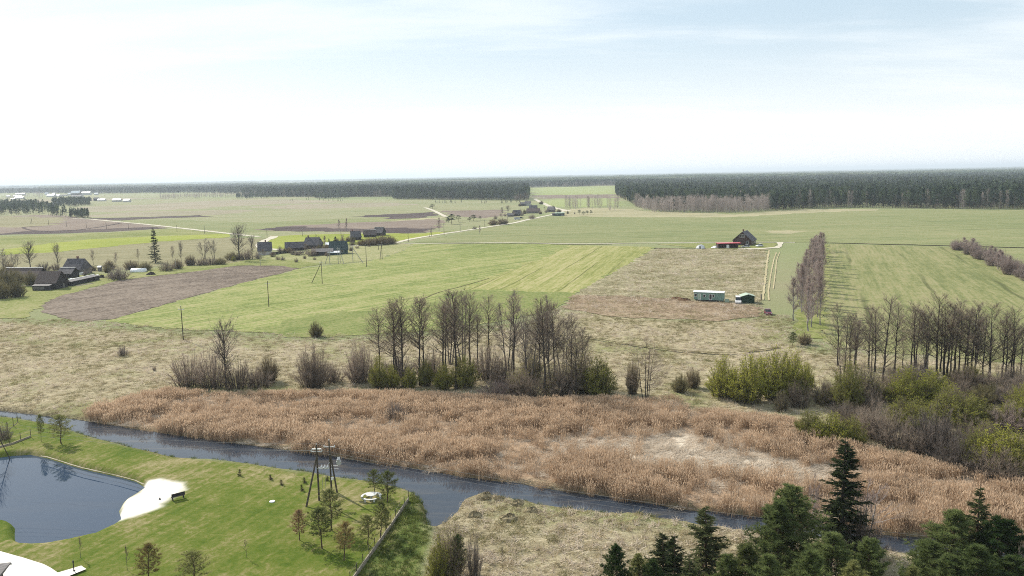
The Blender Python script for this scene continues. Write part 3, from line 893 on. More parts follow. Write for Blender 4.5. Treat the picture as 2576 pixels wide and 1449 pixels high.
sheet('meadow', [(-600, 780), (0, 716), (200, 688), (300, 690), (400, 672), (560, 664), (640, 652), (760, 655), (800, 664), (752, 676), (700, 669), (600, 668), (480, 684), (300, 705), (140, 748), (95, 775), (60, 800), (-600, 820)], FM['grass'], 1)
sheet('plowed_field', [(104, 768), (140, 748), (300, 705), (480, 684), (600, 668), (700, 668), (752, 675), (700, 689), (600, 714), (450, 756), (330, 790), (285, 802), (200, 809), (150, 797), (110, 786)], FM['plow'], .5)
sheet('crop_field', [(262, 806), (330, 791), (450, 757), (600, 715), (700, 690), (752, 677), (800, 670), (900, 660), (960, 650), (1010, 632), (1040, 613), (1300, 613), (1650, 621), (1560, 680), (1452, 737), (1410, 770), (1300, 800), (1100, 832), (945, 838), (860, 845), (600, 835), (420, 826)], FM['crop'], .8)
sheet('crop_field', [(1165, 727), (1250, 690), (1370, 645), (1430, 618), (1650, 621.5), (1452, 737)], FM['crop_bright'], 1.6)
sheet('meadow', [(1130, 735), (1180, 729), (1452, 737), (1410, 770), (1300, 800), (1130, 820), (1060, 780)], FM['crop_green'], .8)
sheet('meadow', [(640, 828), (860, 780), (930, 782), (955, 810), (940, 838), (860, 846), (700, 842)], FM['crop_green'], 2)
sheet('meadow', [(1652, 623), (1760, 626), (1930, 624), (1925, 700), (1910, 770), (1700, 754), (1500, 742), (1440, 744)], FM['heath'], .8)
sheet('plowed_field', [(1440, 742), (1560, 744), (1700, 752), (1850, 762), (1915, 775), (1920, 795), (1800, 806), (1680, 803), (1540, 795), (1420, 774)], FM['turned'], 1)
sheet('meadow', [(2085, 613), (2232, 617), (2385, 621), (2480, 655), (2590, 705), (3000, 880), (3000, 960), (2576, 915), (2300, 890), (2100, 875), (2070, 850), (2085, 740)], FM['olive'], .8)
sheet('meadow', [(2395, 621), (2576, 625), (3100, 640), (3100, 850), (2650, 715), (2500, 655)], FM['olive2'], .8)
sheet('meadow', [(2040, 612), (2085, 613), (2088, 740), (2072, 850), (2012, 850), (2000, 810), (2020, 700)], FM['grass'], .8)
sheet('meadow', [(1650, 614), (1930, 611), (1960, 612), (1950, 622), (1870, 627), (1760, 625)], FM['grass'], .6)
# roads
ribbon('dirt_road', [(180, 549), (225, 551), (300, 558), (375, 565), (475, 576), (575, 587), (620, 592), (652, 595)], 5, M['road'])
ribbon('dirt_road', [(690, 594), (682, 599), (668, 604), (658, 611), (655, 618), (662, 623), (680, 626.5), (720, 629)], 6, M['road'])
ribbon('dirt_road', [(880, 619), (944, 615), (994, 610), (1034, 601), (1094, 591), (1156, 582), (1219, 572), (1288, 561.5), (1325, 553), (1363, 545), (1400, 537), (1420, 529)], 4.5, M['road'])
ribbon('dirt_road', [(1432, 531), (1400, 524), (1383, 519), (1366, 511), (1350, 503), (1346, 500)], 7, M['road'])
ribbon('dirt_road', KS('B', [(1700, 478), (1790, 510), (1850, 540), (1910, 570)]), 5, M['road'])
ribbon('track', [(994, 611), (1069, 612.5), (1169, 611), (1288, 610.5), (1463, 613), (1613, 611), (1788, 609.5), (1932, 609), (2000, 609.5)], 2.6, M['road'])
ribbon('ditch', [(1069, 614.5), (1169, 613), (1288, 612.5), (1463, 615), (1540, 614)], 1.4, FM['ditch'])
ribbon('ditch', [(2060, 610.5), (2150, 612.2), (2232, 614.5), (2387, 618), (2480, 620.5), (2600, 623.5)], 3, FM['ditch'])
ribbon('ditch', [(1645, 624.5), (1700, 625.5), (1755, 625.5)], 2.2, FM['ditch'])
sheet('driveway', KS('L7', [(1570, 322), (1660, 318), (1645, 345), (1645, 372), (1600, 398), (1400, 408), (1250, 418), (1040, 412), (1040, 398), (1250, 400), (1400, 398), (1540, 386), (1590, 362)]), M['road'], .2)
track_dry = field_mat('wheel_track', (.30, .26, .15), (.38, .33, .20), (.44, .38, .25), 80, .2, 90)
ribbon('track', KS('L7', [(1565, 455), (1530, 560), (1495, 720), (1470, 870), (1455, 1000), (1465, 1110)]), .6, track_dry, wj=.3)
ribbon('track', KS('L7', [(1610, 455), (1570, 560), (1555, 700), (1535, 850), (1520, 950)]), .5, track_dry, wj=.3)
ribbon('track', KS('L7', [(1465, 430), (1440, 560), (1425, 700), (1410, 850), (1390, 1000), (1385, 1100)]), .8, track_dry, wj=.5)
tyre_mat = flat('tyre_marks', (.135, .115, .065), 1, 0, var=.3, scale=.5)
ribbon('track', [(1470, 846), (1550, 860), (1660, 876), (1780, 886), (1880, 884), (1960, 872)], .7, tyre_mat, wj=.4, z=.09)
ribbon('furrow', [(1039, 765), (1075, 747), (1104, 735), (1161, 720), (1230, 700)], .45, tyre_mat, wj=.6)
ribbon('track', KS('A', [(250, 690), (240, 675), (330, 668), (520, 662)]), 3, FM['plow_dark'])
ribbon('track', KS('A', [(250, 690), (380, 712), (700, 708), (900, 688), (1080, 660), (1220, 632)]), 3, FM['plow_dark'])
ribbon('sand_strip', [(102, 1147), (118, 1149), (178, 1168), (237, 1183), (296, 1196), (341, 1208), (362, 1218)], .22, M['log_wood'], wj=.9, z=.06)
# paved terrace at the foot of the picture
sheet('patio', KS('L1', [(-420, 1200), (0, 1237), (200, 1292), (370, 1347), (430, 1377), (490, 1418), (690, 1360), (735, 1390), (560, 1460), (520, 2100), (-500, 2100)]), M['sandstone'], .04, z=.13)
# ------------------------------------------------------------------ plant variants (native size), copied as real objects
VAR = {}
def reg(name, h, w, parts):              # parts: [(part name, MB, material)]
    VAR[name] = (h, w, [(pn, mb.mesh(name + '_' + pn, [M[mt]])) for pn, mb, mt in parts])
def remat(src, name, mats):
    h, w, parts = VAR[src]
    out = []
    for pn, me_ in parts:
        m2 = me_.copy()
        m2.name = name + '_' + pn
        if pn in mats:
            m2.materials[0] = M[mats[pn]]
        out.append((pn, m2))
    VAR[name] = (h, w, out)
def add_bare(name, mt_t, mt_c, h, w, *a, **k):
    t, c = bare_tree(*a, **k)
    reg(name, h, w, [('trunk', t, mt_t), ('crown', c, mt_c)])
for i in range(4):
    add_bare('alder%d' % i, 'bark_dark', 'twig_brown', 17, 2.6, 100 + i, 17, nbr=80, br=3.5, cs=(.30, .38, .25, .42)[i], el=(15, 50), ntw=44, tw=1.05, tww=.015)
for i in range(2):
    add_bare('alder_grey%d' % i, 'bark_grey', 'twig_grey', 17, 3.2, 120 + i, 17, nbr=84, br=3.5, cs=.25, el=(35, 65), ntw=62, stems=3, spread=.10, tw=1.05, tww=.017)
for i in range(3):
    add_bare('spreading%d' % i, 'bark_dark', 'twig_brown', 16, 3.6, 130 + i, 16, nbr=52, br=4.3, cs=.16, el=(20, 48), ntw=40, tw=1.15, tww=.015, spread=.25)
add_bare('stool', 'bark_dark', 'twig_brown', 11.5, 4.0, 140, 11.5, nbr=90, br=3.4, cs=.16, el=(-8, 25), ntw=36, stems=6, spread=.16, r0=.12, tww=.022)
for i in range(3):
    add_bare('birch%d' % i, 'bark_birch', 'twig_pink', 13, 2.0, 150 + i, 13, nbr=66, br=2.1, cs=.12, el=(40, 70), ntw=64, tw=1.0, tww=.018, r0=.12)
for i in range(2):
    add_bare('round%d' % i, 'bark_dark', 'twig_grey', 10, 4.2, 160 + i, 10, nbr=64, br=3.7, cs=.28, el=(15, 60), ntw=60, shape='round', r0=.24, tw=.8, tww=.03)
add_bare('orchard0', 'bark_grey', 'twig_brown', 6, 2.4, 170, 6, nbr=34, br=2.1, cs=.25, el=(25, 60), ntw=40, shape='round', r0=.10, tw=.6, tww=.03)
add_bare('sapling0', 'bark_grey', 'twig_straw', 3, .5, 172, 3, nbr=12, br=.7, cs=.35, el=(30, 60), ntw=10, r0=.028, tw=.35, tww=.02)
add_bare('white_birch', 'bark_birch', 'twig_pink', 10, 2.6, 175, 10, nbr=60, br=2.4, cs=.2, el=(30, 60), ntw=34, stems=4, spread=.22, r0=.11, tw=.8, tww=.02)
def add_bush(name, mt, h, w, *a, leafmat=None, **k):
    p = bare_bush(*a, **k)
    parts = [('stems', p[0], 'bark_dark'), ('twigs', p[1], mt)]
    if len(p) > 2:
        parts.append(('foliage', p[2], leafmat))
    reg(name, h, w, parts)
for i in range(3):
    add_bush('bush%d' % i, 'twig_brown', 4, 2.6, 200 + i, 4, 2.6, 95, 40)
add_bush('bush_straw', 'twig_straw', 4, 2.6, 206, 4, 2.6, 170, 66)
add_bush('bush_olive', 'twig_olive', 4, 2.6, 207, 4, 2.6, 170, 66)
remat('bush2', 'bush_pink', {'twigs': 'twig_pink'})
remat('bush1', 'bush_grey', {'twigs': 'twig_grey'})
add_bush('fan0', 'twig_brown', 7, 3.6, 210, 7, 3.6, 150, 44, curve=.3, twl=.6)
for i in range(3):
    add_bush('leafy%d' % i, 'twig_olive', 6, 3.6, 220 + i, 6, 3.6, 120, 44, leaf=8500, leafsize=.15, leafmat='leaf_bud')
remat('leafy0', 'leafy_dim0', {'foliage': 'leaf_bud_dim'})
remat('leafy2', 'leafy_dim1', {'foliage': 'leaf_bud_dim'})
add_bush('leafy_thin', 'twig_brown', 6, 3.4, 230, 6, 3.4, 130, 60, leaf=2600, leafsize=.14, leafmat='leaf_bud_dim')
def add_con(name, h, w, pair, bark, needle):
    reg(name, h, w, [('trunk', pair[0], bark), ('crown', pair[1], needle)])
for i in range(3):
    add_con('pine_young%d' % i, 5, 1.35, pine_tree(300 + i, 5, 1.35, cb=(.22, .3, .26)[i], nbr=70, ntuft=7, tl=.30, tw=.030, nb=8), 'bark_pine', 'needle_young')
remat('pine_young0', 'pine_dead', {'crown': 'needle_dead'})
remat('pine_young1', 'pine_half', {'crown': 'needle_half'})
remat('pine_young2', 'pine_dark', {'crown': 'needle_pine'})
for i in range(3):
    add_con('pine_big%d' % i, 13, 3.4, pine_tree(310 + i, 13, 3.4, cb=.16, nbr=120, ntuft=17, tl=.42, tw=.062, nb=13, prof='big'), 'bark_pine', 'needle_pine')
remat('pine_big1', 'pine_big_light', {'crown': 'needle_young'})
for i in range(2):
    add_con('spruce%d' % i, 14, 2.3, spruce_tree(320 + i, 14, 2.9, nwh=27, per=6, cb=.05, sl=.50, dens=34, ragged=.7), 'bark_pine', 'needle_spruce')
add_con('spruce_tall', 15, 2.7, spruce_tree(325, 15, 3.0, nwh=28, per=6, cb=.07, sl=.52, dens=34, ragged=.6), 'bark_dark', 'needle_spruce')
add_con('spruce_baby', 1.1, .45, spruce_tree(327, 1.1, .45, nwh=12, per=8, cb=.03, sl=.16, dens=9), 'bark_pine', 'needle_spruce')
for i in range(3):
    b = far_conifer(400 + i, 'pine'); VAR['wpine%d' % i] = (18, 2.4, [('', b.mesh('forest_pine', [M['forest_pine'], M['bark_pine']]))])
    b = far_conifer(410 + i, 'spruce'); VAR['wspruce%d' % i] = (18, 2.6, [('', b.mesh('forest_spruce', [M['forest_spruce'], M['bark_pine']]))])
    b = far_birch(420 + i); VAR['wbirch%d' % i] = (14, 1.8, [('', b.mesh('forest_birch', [M['forest_birch'], M['bark_birch']]))])

def place(var, loc, h, name, label, cat, group=None, w=None, rz=None, lean=None):
    h0, w0, parts = VAR[var]
    s = h / h0
    sx = (w / (2 * w0)) if w else s
    rz = random.uniform(0, 6.28) if rz is None else rz
    if len(parts) == 1:
        o = D.objects.new(name, parts[0][1])
        C.objects.link(o)
        tag(o, label, cat, group)
    else:
        o = thing(name, label, cat, (0, 0, 0), 0, group)
        for pn, me_ in parts:
            c = D.objects.new(pn, me_)
            C.objects.link(c)
            c.parent = o
    o.location = loc
    o.scale = (sx, sx, s)
    o.rotation_euler = (lean[0] if lean else 0, lean[1] if lean else 0, rz)
    return o
def plant(var, base, top, name, label, cat, group=None, w=None, sink=.08, lean=None):
    """base: (u, v) of the foot, top: v of the tip in photo pixels; w: crown width in photo pixels"""
    p = G(*base)
    if p.y < 260:
        p.z = zt(p.x, p.y)
    u2 = base[0] + (base[0] - 1288) * 0.0
    h = ztop(base[0], top, p.y) - p.z
    p.z -= sink
    if w is None and (var.startswith('alder') or var.startswith('spread')):
        w = 1.3 * 2 * VAR[var][1] * h / VAR[var][0] / mpp(p)
    return place(var, p, h, name, label, cat, group, w * mpp(p) if w else None, lean=lean)

# middle grove beside the reed bed -------------------------------------------------------------------
GRV = 'bare alders of the middle grove'
F_ = lambda x, y: K('F', x, y)
H_ = lambda x, y: K('H', x, y)
I_ = lambda x, y: K('I', x, y)
grove = [('F', 1395, 930, 150, 'alder0', 0), ('F', 1425, 960, 165, 'alder1', 0), ('F', 1478, 980, 110, 'alder2', 0), ('F', 1652, 965, 130, 'alder3', 0), ('F', 1690, 900, 150, 'alder1', 0),
         ('F', 1885, 905, 130, 'alder0', 0), ('F', 1912, 880, 200, 'alder3', 0), ('F', 2012, 1000, 40, 'alder2', 0), ('F', 1960, 760, 60, 'alder_grey0', 0), ('F', 2085, 740, 15, 'alder_grey1', 0), ('F', 2150, 780, 70, 'alder0', 0),
         ('F', 1240, 860, 210, 'alder2', 0), ('F', 2355, 720, 80, 'alder2', 0), ('F', 2230, 800, 290, 'alder3', 0), ('F', 2545, 820, 60, 'alder_grey0', 0),
         ('H', 15, 950, 100, 'alder1', 0), ('H', 150, 1010, 240, 'alder_grey1', 0), ('H', 285, 930, 190, 'alder2', 0), ('H', 335, 1080, 130, 'alder0', 0), ('H', 375, 900, 130, 'alder_grey0', 0), ('H', 430, 960, 180, 'alder3', 0),
         ('H', 525, 940, 270, 'alder_grey1', 0), ('H', 600, 930, 280, 'alder1', 0), ('H', 640, 1090, 470, 'alder2', 0), ('H', 700, 980, 420, 'alder0', 0)]
grove.sort(key=lambda a: K(a[0], a[1], 0)[0])
for i, (k, x, y, tp, var, _) in enumerate(grove):
    b = K(k, x, y)
    kind = 'many-stemmed greyish alder' if 'grey' in var else 'tall bare alder'
    plant(var, b, K(k, 0, tp)[1], 'alder_tree', f'{kind}, {ordw(i)} trunk from the left in the middle grove above the reeds', 'tree', GRV)
for i, (k, x, y, tp, w, var, nm) in enumerate([
        ('F', 1235, 990, 690, 200, 'leafy0', 'narrow bright green willow at the left end of the middle grove'),
        ('F', 1360, 985, 770, 200, 'leafy1', 'light green bush under the leftmost pair of alders'),
        ('F', 1550, 985, 790, 170, 'leafy2', 'fresh green bush between the slender alder trunks left of centre'),
        ('F', 1715, 975, 720, 190, 'leafy_dim0', 'dull green bush right of the slender alder pair'),
        ('F', 1895, 1000, 760, 230, 'leafy0', 'bright green bush in front of the dense grey alders'),
        ('F', 2100, 985, 660, 300, 'leafy_dim1', 'broad dull green bush under the highest alders of the grove'),
        ('H', 210, 930, 610, 260, 'leafy_thin', 'thinly leaved bush behind the leaning alder trunk'),
        ('H', 430, 1050, 760, 360, 'leafy_thin', 'low half-leaved thicket at the right foot of the grove'),
        ('H', 60, 1040, 800, 300, 'leafy_thin', 'half-leaved bush at the front middle of the grove'),
        ('H', 690, 1050, 620, 330, 'leafy_thin', 'tall shaded half-leaved bush near the right end of the grove'),
        ('H', 880, 1075, 690, 380, 'leafy_dim0', 'dark rounded green bush closing the right end of the middle grove')]):
    plant(var, K(k, x, y), K(k, 0, tp)[1], 'willow_bush', nm, 'bush', 'leafing bushes of the middle grove', w * .29)
for (k, x, y, tp, w, var, nm) in [
        ('F', 575, 975, 560, 380, 'fan0', 'brown fan-shaped willow standing alone above the reed edge'),
        ('F', 1060, 930, 530, 350, 'fan0', 'brown fan-shaped willow touching the left end of the grove'),
        ('F', 2330, 900, 520, 380, 'bush0', 'dark bare thicket inside the grove below its gap'),
        ('F', 2480, 960, 640, 330, 'bush1', 'dark bare bush right of the thicket in the grove'),
        ('E', 1900, 970, 620, 430, 'bush2', 'left wide brown willow of the big bush group above the reeds'),
        ('E', 2140, 985, 590, 420, 'bush0', 'middle brown willow wrapped round the foot of the bare round tree'),
        ('E', 2400, 990, 700, 420, 'bush1', 'right dark brown willow of the big bush group above the reeds'),
        ('E', 2600, 985, 760, 330, 'bush2', 'low brown bush at the right tip of the big bush group'),
        ('F', 130, 930, 680, 260, 'bush_straw', 'sparse low bush between the bush group and the lone willow'),
        ('F', 770, 930, 730, 300, 'bush1', 'low dark scrub between the two fan-shaped willows'),
        ('F', 1440, 890, 640, 460, 'bush_grey', 'grey scrub behind the slender alders'),
        ('F', 1760, 870, 600, 420, 'bush0', 'brown scrub behind the middle of the grove'),
        ('H', 170, 1090, 800, 360, 'bush2', 'brown scrub at the front foot of the right half of the grove'),
        ('H', 520, 1080, 700, 360, 'bush1', 'dark scrub at the right front of the grove'),
        ('F', 2430, 1085, 880, 420, 'bush_pink', 'low greyish scrub standing in the reeds before the grove'),
        ('F', 1405, 1300, 1120, 240, 'bush_grey', 'small round grey shrub alone in the middle of the reeds'),
        ('F', 606, 492, 330, 155, 'bush_olive', 'small round shrub alone at the lower edge of the light green field'),
        ('E', 1235, 670, 560, 110, 'bush_grey', 'tiny bare shrub in the pale meadow left of the bush group'),
        ('E', 1555, 820, 765, 50, 'bush0', 'tiny dark stump shrub in the pale meadow'),
        ('H', 1215, 1050, 700, 150, 'bush_straw', 'thin pale bush left of the many-stemmed alder'),
        ('H', 1820, 985, 790, 170, 'bush_straw', 'thin pale shrub in the dry grass right of the many-stemmed alder'),
        ('H', 1690, 1030, 850, 180, 'bush_olive', 'low straw-green scrub where the wet hollow begins')]:
    plant(var, K(k, x, y), K(k, 0, tp)[1], 'bush', nm, 'bush', None, w * .30)
plant('round0', K('E', 2275, 985), K('E', 0, 415)[1], 'bare_tree', 'bare round-headed tree rising out of the brown bush group on the left', 'tree', None, 100)
plant('stool', K('H', 1345, 1105), K('H', 0, 505)[1], 'alder_tree', 'bare alder with five stems fanning from one stool, alone right of the grove', 'tree', None, 100)

# right-hand thicket ----------------------------------------------------------------------------------
RT = [(725, 1075, 600, 'spreading1'), (768, 830, 320, 'spreading0'), (822, 850, 270, 'alder1'), (880, 830, 360, 'alder3'), (1045, 820, 380, 'alder2'), (1078, 830, 220, 'alder0'), (1155, 945, 110, 'spreading2'),
      (1432, 830, 220, 'alder1'), (1488, 800, 240, 'alder3'), (1360, 800, 480, 'spreading1'), (1576, 840, 190, 'alder2'), (1702, 850, 90, 'spreading0'), (1735, 830, 240, 'alder0'), (1765, 850, 330, 'alder1'), (1800, 870, 170, 'spreading2'), (1830, 880, 260, 'alder3'),
      (1912, 900, 220, 'alder2'), (2005, 900, 300, 'alder1'), (2040, 910, 170, 'alder0'), (2155, 950, 320, 'spreading1'), (2228, 930, 520, 'alder3'), (2395, 930, 320, 'spreading2'), (2440, 930, 330, 'alder0'), (2545, 900, 370, 'alder2'), (2600, 960, 420, 'spreading0'), (2700, 1000, 380, 'alder1')]
for i, (x, y, tp, var) in enumerate(RT):
    kind = 'spreading bare alder' if 'spread' in var else 'slim bare alder'
    plant(var, I_(x, y), I_(0, tp)[1], 'alder_tree', f'{kind}, {ordw(i)} trunk from the left in the right-hand row behind the green willows', 'tree', 'bare alders of the right-hand thicket')
for (k, x, y, tp, w, var, nm) in [
        ('H', 2130, 1080, 700, 340, 'leafy0', 'left yellow-green willow of the clump right of the wet hollow'),
        ('H', 2380, 1130, 660, 380, 'leafy1', 'middle yellow-green willow of the clump, with shaded foot'),
        ('I', 60, 1090, 600, 420, 'leafy2', 'highest yellow-green willow of the clump below the birch row'),
        ('I', 260, 1060, 650, 330, 'leafy0', 'right yellow-green willow of the clump below the birch row'),
        ('I', 400, 1020, 750, 130, 'leafy1', 'small bright green tree right beside the willow clump'),
        ('I', 130, 1215, 1030, 150, 'leafy_thin', 'small pale shrub before the shaded foot of the willow clump'),
        ('I', 800, 1190, 740, 330, 'leafy_dim0', 'olive willow at the left end of the alder thicket'),
        ('I', 960, 1130, 760, 300, 'leafy_thin', 'half-leaved bush behind the olive willow'),
        ('I', 1400, 1170, 800, 440, 'leafy0', 'large bright yellow-green willow in the middle of the right thicket'),
        ('I', 1660, 1150, 830, 420, 'leafy1', 'rounded yellow-green willow right of the large bright one'),
        ('I', 1250, 1120, 900, 260, 'leafy_thin', 'thin brownish bush at the left side of the large bright willow'),
        ('I', 1880, 1330, 1040, 560, 'leafy_dim1', 'wide dull olive willow in the lower right thicket'),
        ('I', 2100, 1330, 1110, 460, 'leafy_dim0', 'low olive willow with a leafy right skirt before the deep shade'),
        ('I', 1430, 1390, 1110, 460, 'leafy_dim1', 'olive-brown bush in front of the large bright willow'),
        ('I', 420, 1500, 1240, 360, 'leafy_dim0', 'low olive bush at the left tip of the lower thicket'),
        ('I', 640, 1540, 1260, 380, 'leafy1', 'low green bush beside the left tip of the lower thicket'),
        ('I', 830, 1560, 1290, 300, 'leafy_dim1', 'green-brown bush along the upper reed edge'),
        ('I', 2360, 1830, 1400, 560, 'leafy0', 'big yellow-green willow by the right edge of the photo'),
        ('I', 2200, 1560, 1330, 300, 'leafy_dim0', 'olive bush left of the big willow at the right edge'),
        ('I', 2080, 1760, 1420, 400, 'leafy_dim1', 'dull olive willow at the lower tip of the right thicket'),
        ('I', 2570, 1900, 1470, 480, 'leafy_dim0', 'olive willow cut by the right edge, lowest of the thicket'),
        ('I', 2620, 1400, 980, 420, 'leafy1', 'yellowish willow cut by the right edge, higher up')]:
    plant(var, K(k, x, y), K(k, 0, tp)[1], 'willow_bush', nm, 'bush', 'green willows of the right-hand thicket', w * .32)
for (x, y, tp, w, var, nm) in [
        (1880, 1800, 1400, 460, 'bush_grey', 'grey bare bush at the lower edge of the right thicket'), (2250, 1900, 1560, 480, 'bush1', 'dark low scrub on the reed edge under the big willow'), (2460, 1960, 1640, 460, 'bush0', 'dark low scrub on the reed edge at the right'),
        (1040, 1480, 1130, 420, 'fan0', 'brown fan-shaped bush in the lower thicket'), (1250, 1570, 1200, 420, 'bush0', 'brown bush before the fan-shaped one'),
        (1660, 1640, 1160, 560, 'bush_grey', 'large greyish bare bush in the lower thicket'), (1880, 1660, 1250, 420, 'bush1', 'dark bare bush at the reed edge right of the grey one'),
        (2440, 1420, 1120, 420, 'bush_pink', 'greyish-pink bare bush near the right edge'), (2110, 1640, 1330, 400, 'bush2', 'dark bare bush between the lower willows'),
        (1480, 960, 700, 420, 'bush_grey', 'grey scrub between the alder trunks behind the bright willow'), (2060, 1010, 800, 480, 'bush0', 'dark scrub under the alders right of the bright willow'),
        (2330, 1040, 780, 480, 'bush1', 'dark scrub under the rightmost alders'), (560, 1130, 900, 280, 'bush1', 'dark scrub between the willow clump and the olive willow'),
        (1010, 1210, 960, 300, 'bush2', 'dark scrub below the half-leaved bush'), (2560, 1180, 850, 460, 'bush2', 'dark scrub at the right edge of the photo'), (300, 1180, 900, 300, 'bush0', 'dark scrub in the shade of the willow clump'),
        (370, 570, 440, 150, 'bush_straw', 'dry straw-coloured shrub at the near end of the birch row'), (1500, 1640, 1380, 320, 'bush0', 'low brown bush on the reed edge')]:
    plant(var, I_(x, y), I_(0, tp)[1], 'bush', nm, 'bush', None, w * .31)
fr = random.Random(77)
fillp = gpoly([(2075, 985), (2330, 960), (2600, 950), (2640, 1195), (2450, 1165), (2300, 1135), (2160, 1095), (2080, 1050)])
FX, FY = sample(fillp, .05, 31)
o_ = np.argsort(FX / FY)[::max(1, len(FX) // 34)]
for i, j in enumerate(o_):
    v = fr.choice(['bush0', 'bush1', 'bush2', 'bush_grey', 'leafy_thin', 'leafy_dim0', 'leafy_dim1', 'bush_olive'])
    place(v, Vector((FX[j], FY[j], zt(FX[j], FY[j]) - .1)), fr.uniform(3.0, 5.5), 'bush', f'{"olive leafing" if "leafy" in v else "dark bare"} bush filling the right-hand thicket, {ordw(i)} from the left', 'bush', 'undergrowth of the right-hand thicket', w=fr.uniform(5, 8))
plant('pine_dark', I_(250, 580), I_(0, 440)[1], 'spruce_tree', 'small dark spruce at the near end of the birch row', 'tree', None, 28)

# birch row between the dry plot and the right-hand field -------------------------------------------------
a, b = G(2035, 836), G(2062, 628)
r = random.Random(5)
MORE = [(2108, 918, 770), (2150, 915, 790), (2185, 925, 775), (2250, 935, 770), (2300, 925, 765), (2330, 935, 790), (2375, 940, 770), (2400, 935, 760), (2425, 945, 780), (2450, 950, 775), (2490, 955, 770), (2520, 950, 790), (2550, 960, 780)]
for i, (u, v, tp) in enumerate(MORE):
    plant(('spreading2', 'alder_grey0', 'spreading0', 'alder0')[i % 4], (u, v), tp, 'alder_tree', f'hazy bare tree behind the right-hand alder row, {ordw(i)} from the left', 'tree', 'hazy trees behind the right-hand alder row')
N = 50
for i in range(N):
    t = i / (N - 1)
    p = a.lerp(b, t) + Vector((r.uniform(-5.6, 3.6) * (1 - .5 * t), r.uniform(-2, 2), -.05))
    h = (r.uniform(11.5, 14.5)) * (1 - .30 * t)
    if .86 < t < .9:
        continue
    place('birch%d' % (i % 3), p, h, 'birch_tree', f'bare pinkish birch, {ordw(i)} from the near end of the tree row along the right-hand field', 'tree', 'birches of the row beside the right-hand field', w=r.uniform(4.5, 6.5))
a, b = G(2398, 622), G(2600, 712)
for i in range(44):
    t = i / 43
    p = a.lerp(b, t) + Vector((r.uniform(-2, 7), r.uniform(-3, 3), -.05))
    place(('bush_pink', 'birch1', 'bush_pink')[i % 3], p, r.uniform(4, 7.5), 'shrub', f'pinkish bare shrub, {ordw(i)} from the far end of the slanting hedge at the right edge', 'shrub', 'shrubs of the slanting hedge at the right edge', w=r.uniform(6, 9))

# lawn pines, saplings ----------------------------------------------------------------------------------------
for (k, x, y, tp, w, var, nm) in [
        ('L2', 1190, 990, 560, 250, 'pine_young0', 'tallest green pine on the lawn, just below the power poles'),
        ('L2', 1095, 1172, 770, 240, 'pine_young1', 'green pine with a long bare trunk left of the shaded patch'),
        ('L2', 1555, 1130, 830, 190, 'pine_young2', 'slim green pine on the lawn side of the lower fence'),
        ('L2', 1685, 1085, 700, 170, 'pine_young1', 'slim pale green pine close to the middle of the fence'),
        ('L2', 1735, 1010, 760, 110, 'pine_young2', 'small thin pine hidden right behind the slim pale one at the fence'),
        ('L2', 1620, 625, 375, 135, 'pine_young2', 'left pine of the pair behind the white picnic table'),
        ('L2', 1750, 705, 385, 210, 'pine_young0', 'broader right pine of the pair behind the white picnic table'),
        ('L1', 350, 305, 75, 60, 'pine_young1', 'thin wispy pine near the river at the left'),
        ('L1', 520, 322, 75, 165, 'pine_young2', 'fuller pine near the river at the left, beside the thin one'),
        ('L1', 1645, 1520, 1235, 240, 'pine_young2', 'dark green pine at the bottom edge of the lawn')]:
    plant(var, K(k, x, y), K(k, 0, tp)[1], 'pine_tree', nm, 'tree', 'young pines on the lawn', 1.3 * w * KEY[k][2])
plant('pine_dead', K('L2', 868, 1090), K('L2', 0, 778)[1], 'pine_tree', 'rusty brown dead pine on the lawn left of the green ones', 'tree', None, 50)
plant('pine_half', K('L2', 1315, 1290), K('L2', 0, 905)[1], 'pine_tree', 'brownish half-dead pine in front of the green lawn pines', 'tree', None, 60)
plant('pine_half', K('L1', 1255, 1530), K('L1', 0, 1185)[1], 'pine_tree', 'brownish pine at the bottom edge of the lawn', 'tree', None, 76)
for i, (x, y, tp) in enumerate([(268, 438, 375), (575, 478, 430), (685, 532, 480), (915, 512, 455), (890, 592, 530), (1150, 488, 445)]):
    plant('spruce_baby', K('L2', x, y), K('L2', 0, tp)[1], 'spruce_sapling', f'knee-high dark spruce sapling, {ordw(i)} from the left on the upper lawn', 'sapling', 'spruce saplings on the upper lawn', 12, sink=.0)
for (k, x, y, tp, nm) in [('L2', 515, 415, 360, 'leafless staked sapling on the upper lawn near the river bank'), ('L2', 815, 440, 400, 'tiny sapling in a pale ring on the upper lawn'),
                          ('L2', 335, 1262, 1090, 'thin bare sapling alone on the lower lawn'), ('L1', 685, 1290, 1125, 'slanting bare sapling between pond and terrace'),
                          ('L1', 1080, 1395, 1200, 'wispy bare sapling at the foot of the lower lawn'), ('L1', 70, 240, 150, 'bare sapling by the fence at the left edge')]:
    plant('sapling0', K(k, x, y), K(k, 0, tp)[1], 'sapling', nm, 'sapling', None)
# leaning bare tree at the left edge of the pond
o = plant('alder0', K('L1', 100, 412), K('L1', 0, -60)[1], 'bare_tree', 'crooked bare tree leaning over the far end of the pond at the left edge', 'tree', None, 34, lean=(0, R(-22)))
o.rotation_euler[2] = 0
plant('bush_grey', K('L1', 40, 290), K('L1', 0, 150)[1], 'bush', 'tangled bare bush by the fence posts at the left edge', 'bush', None, 50)

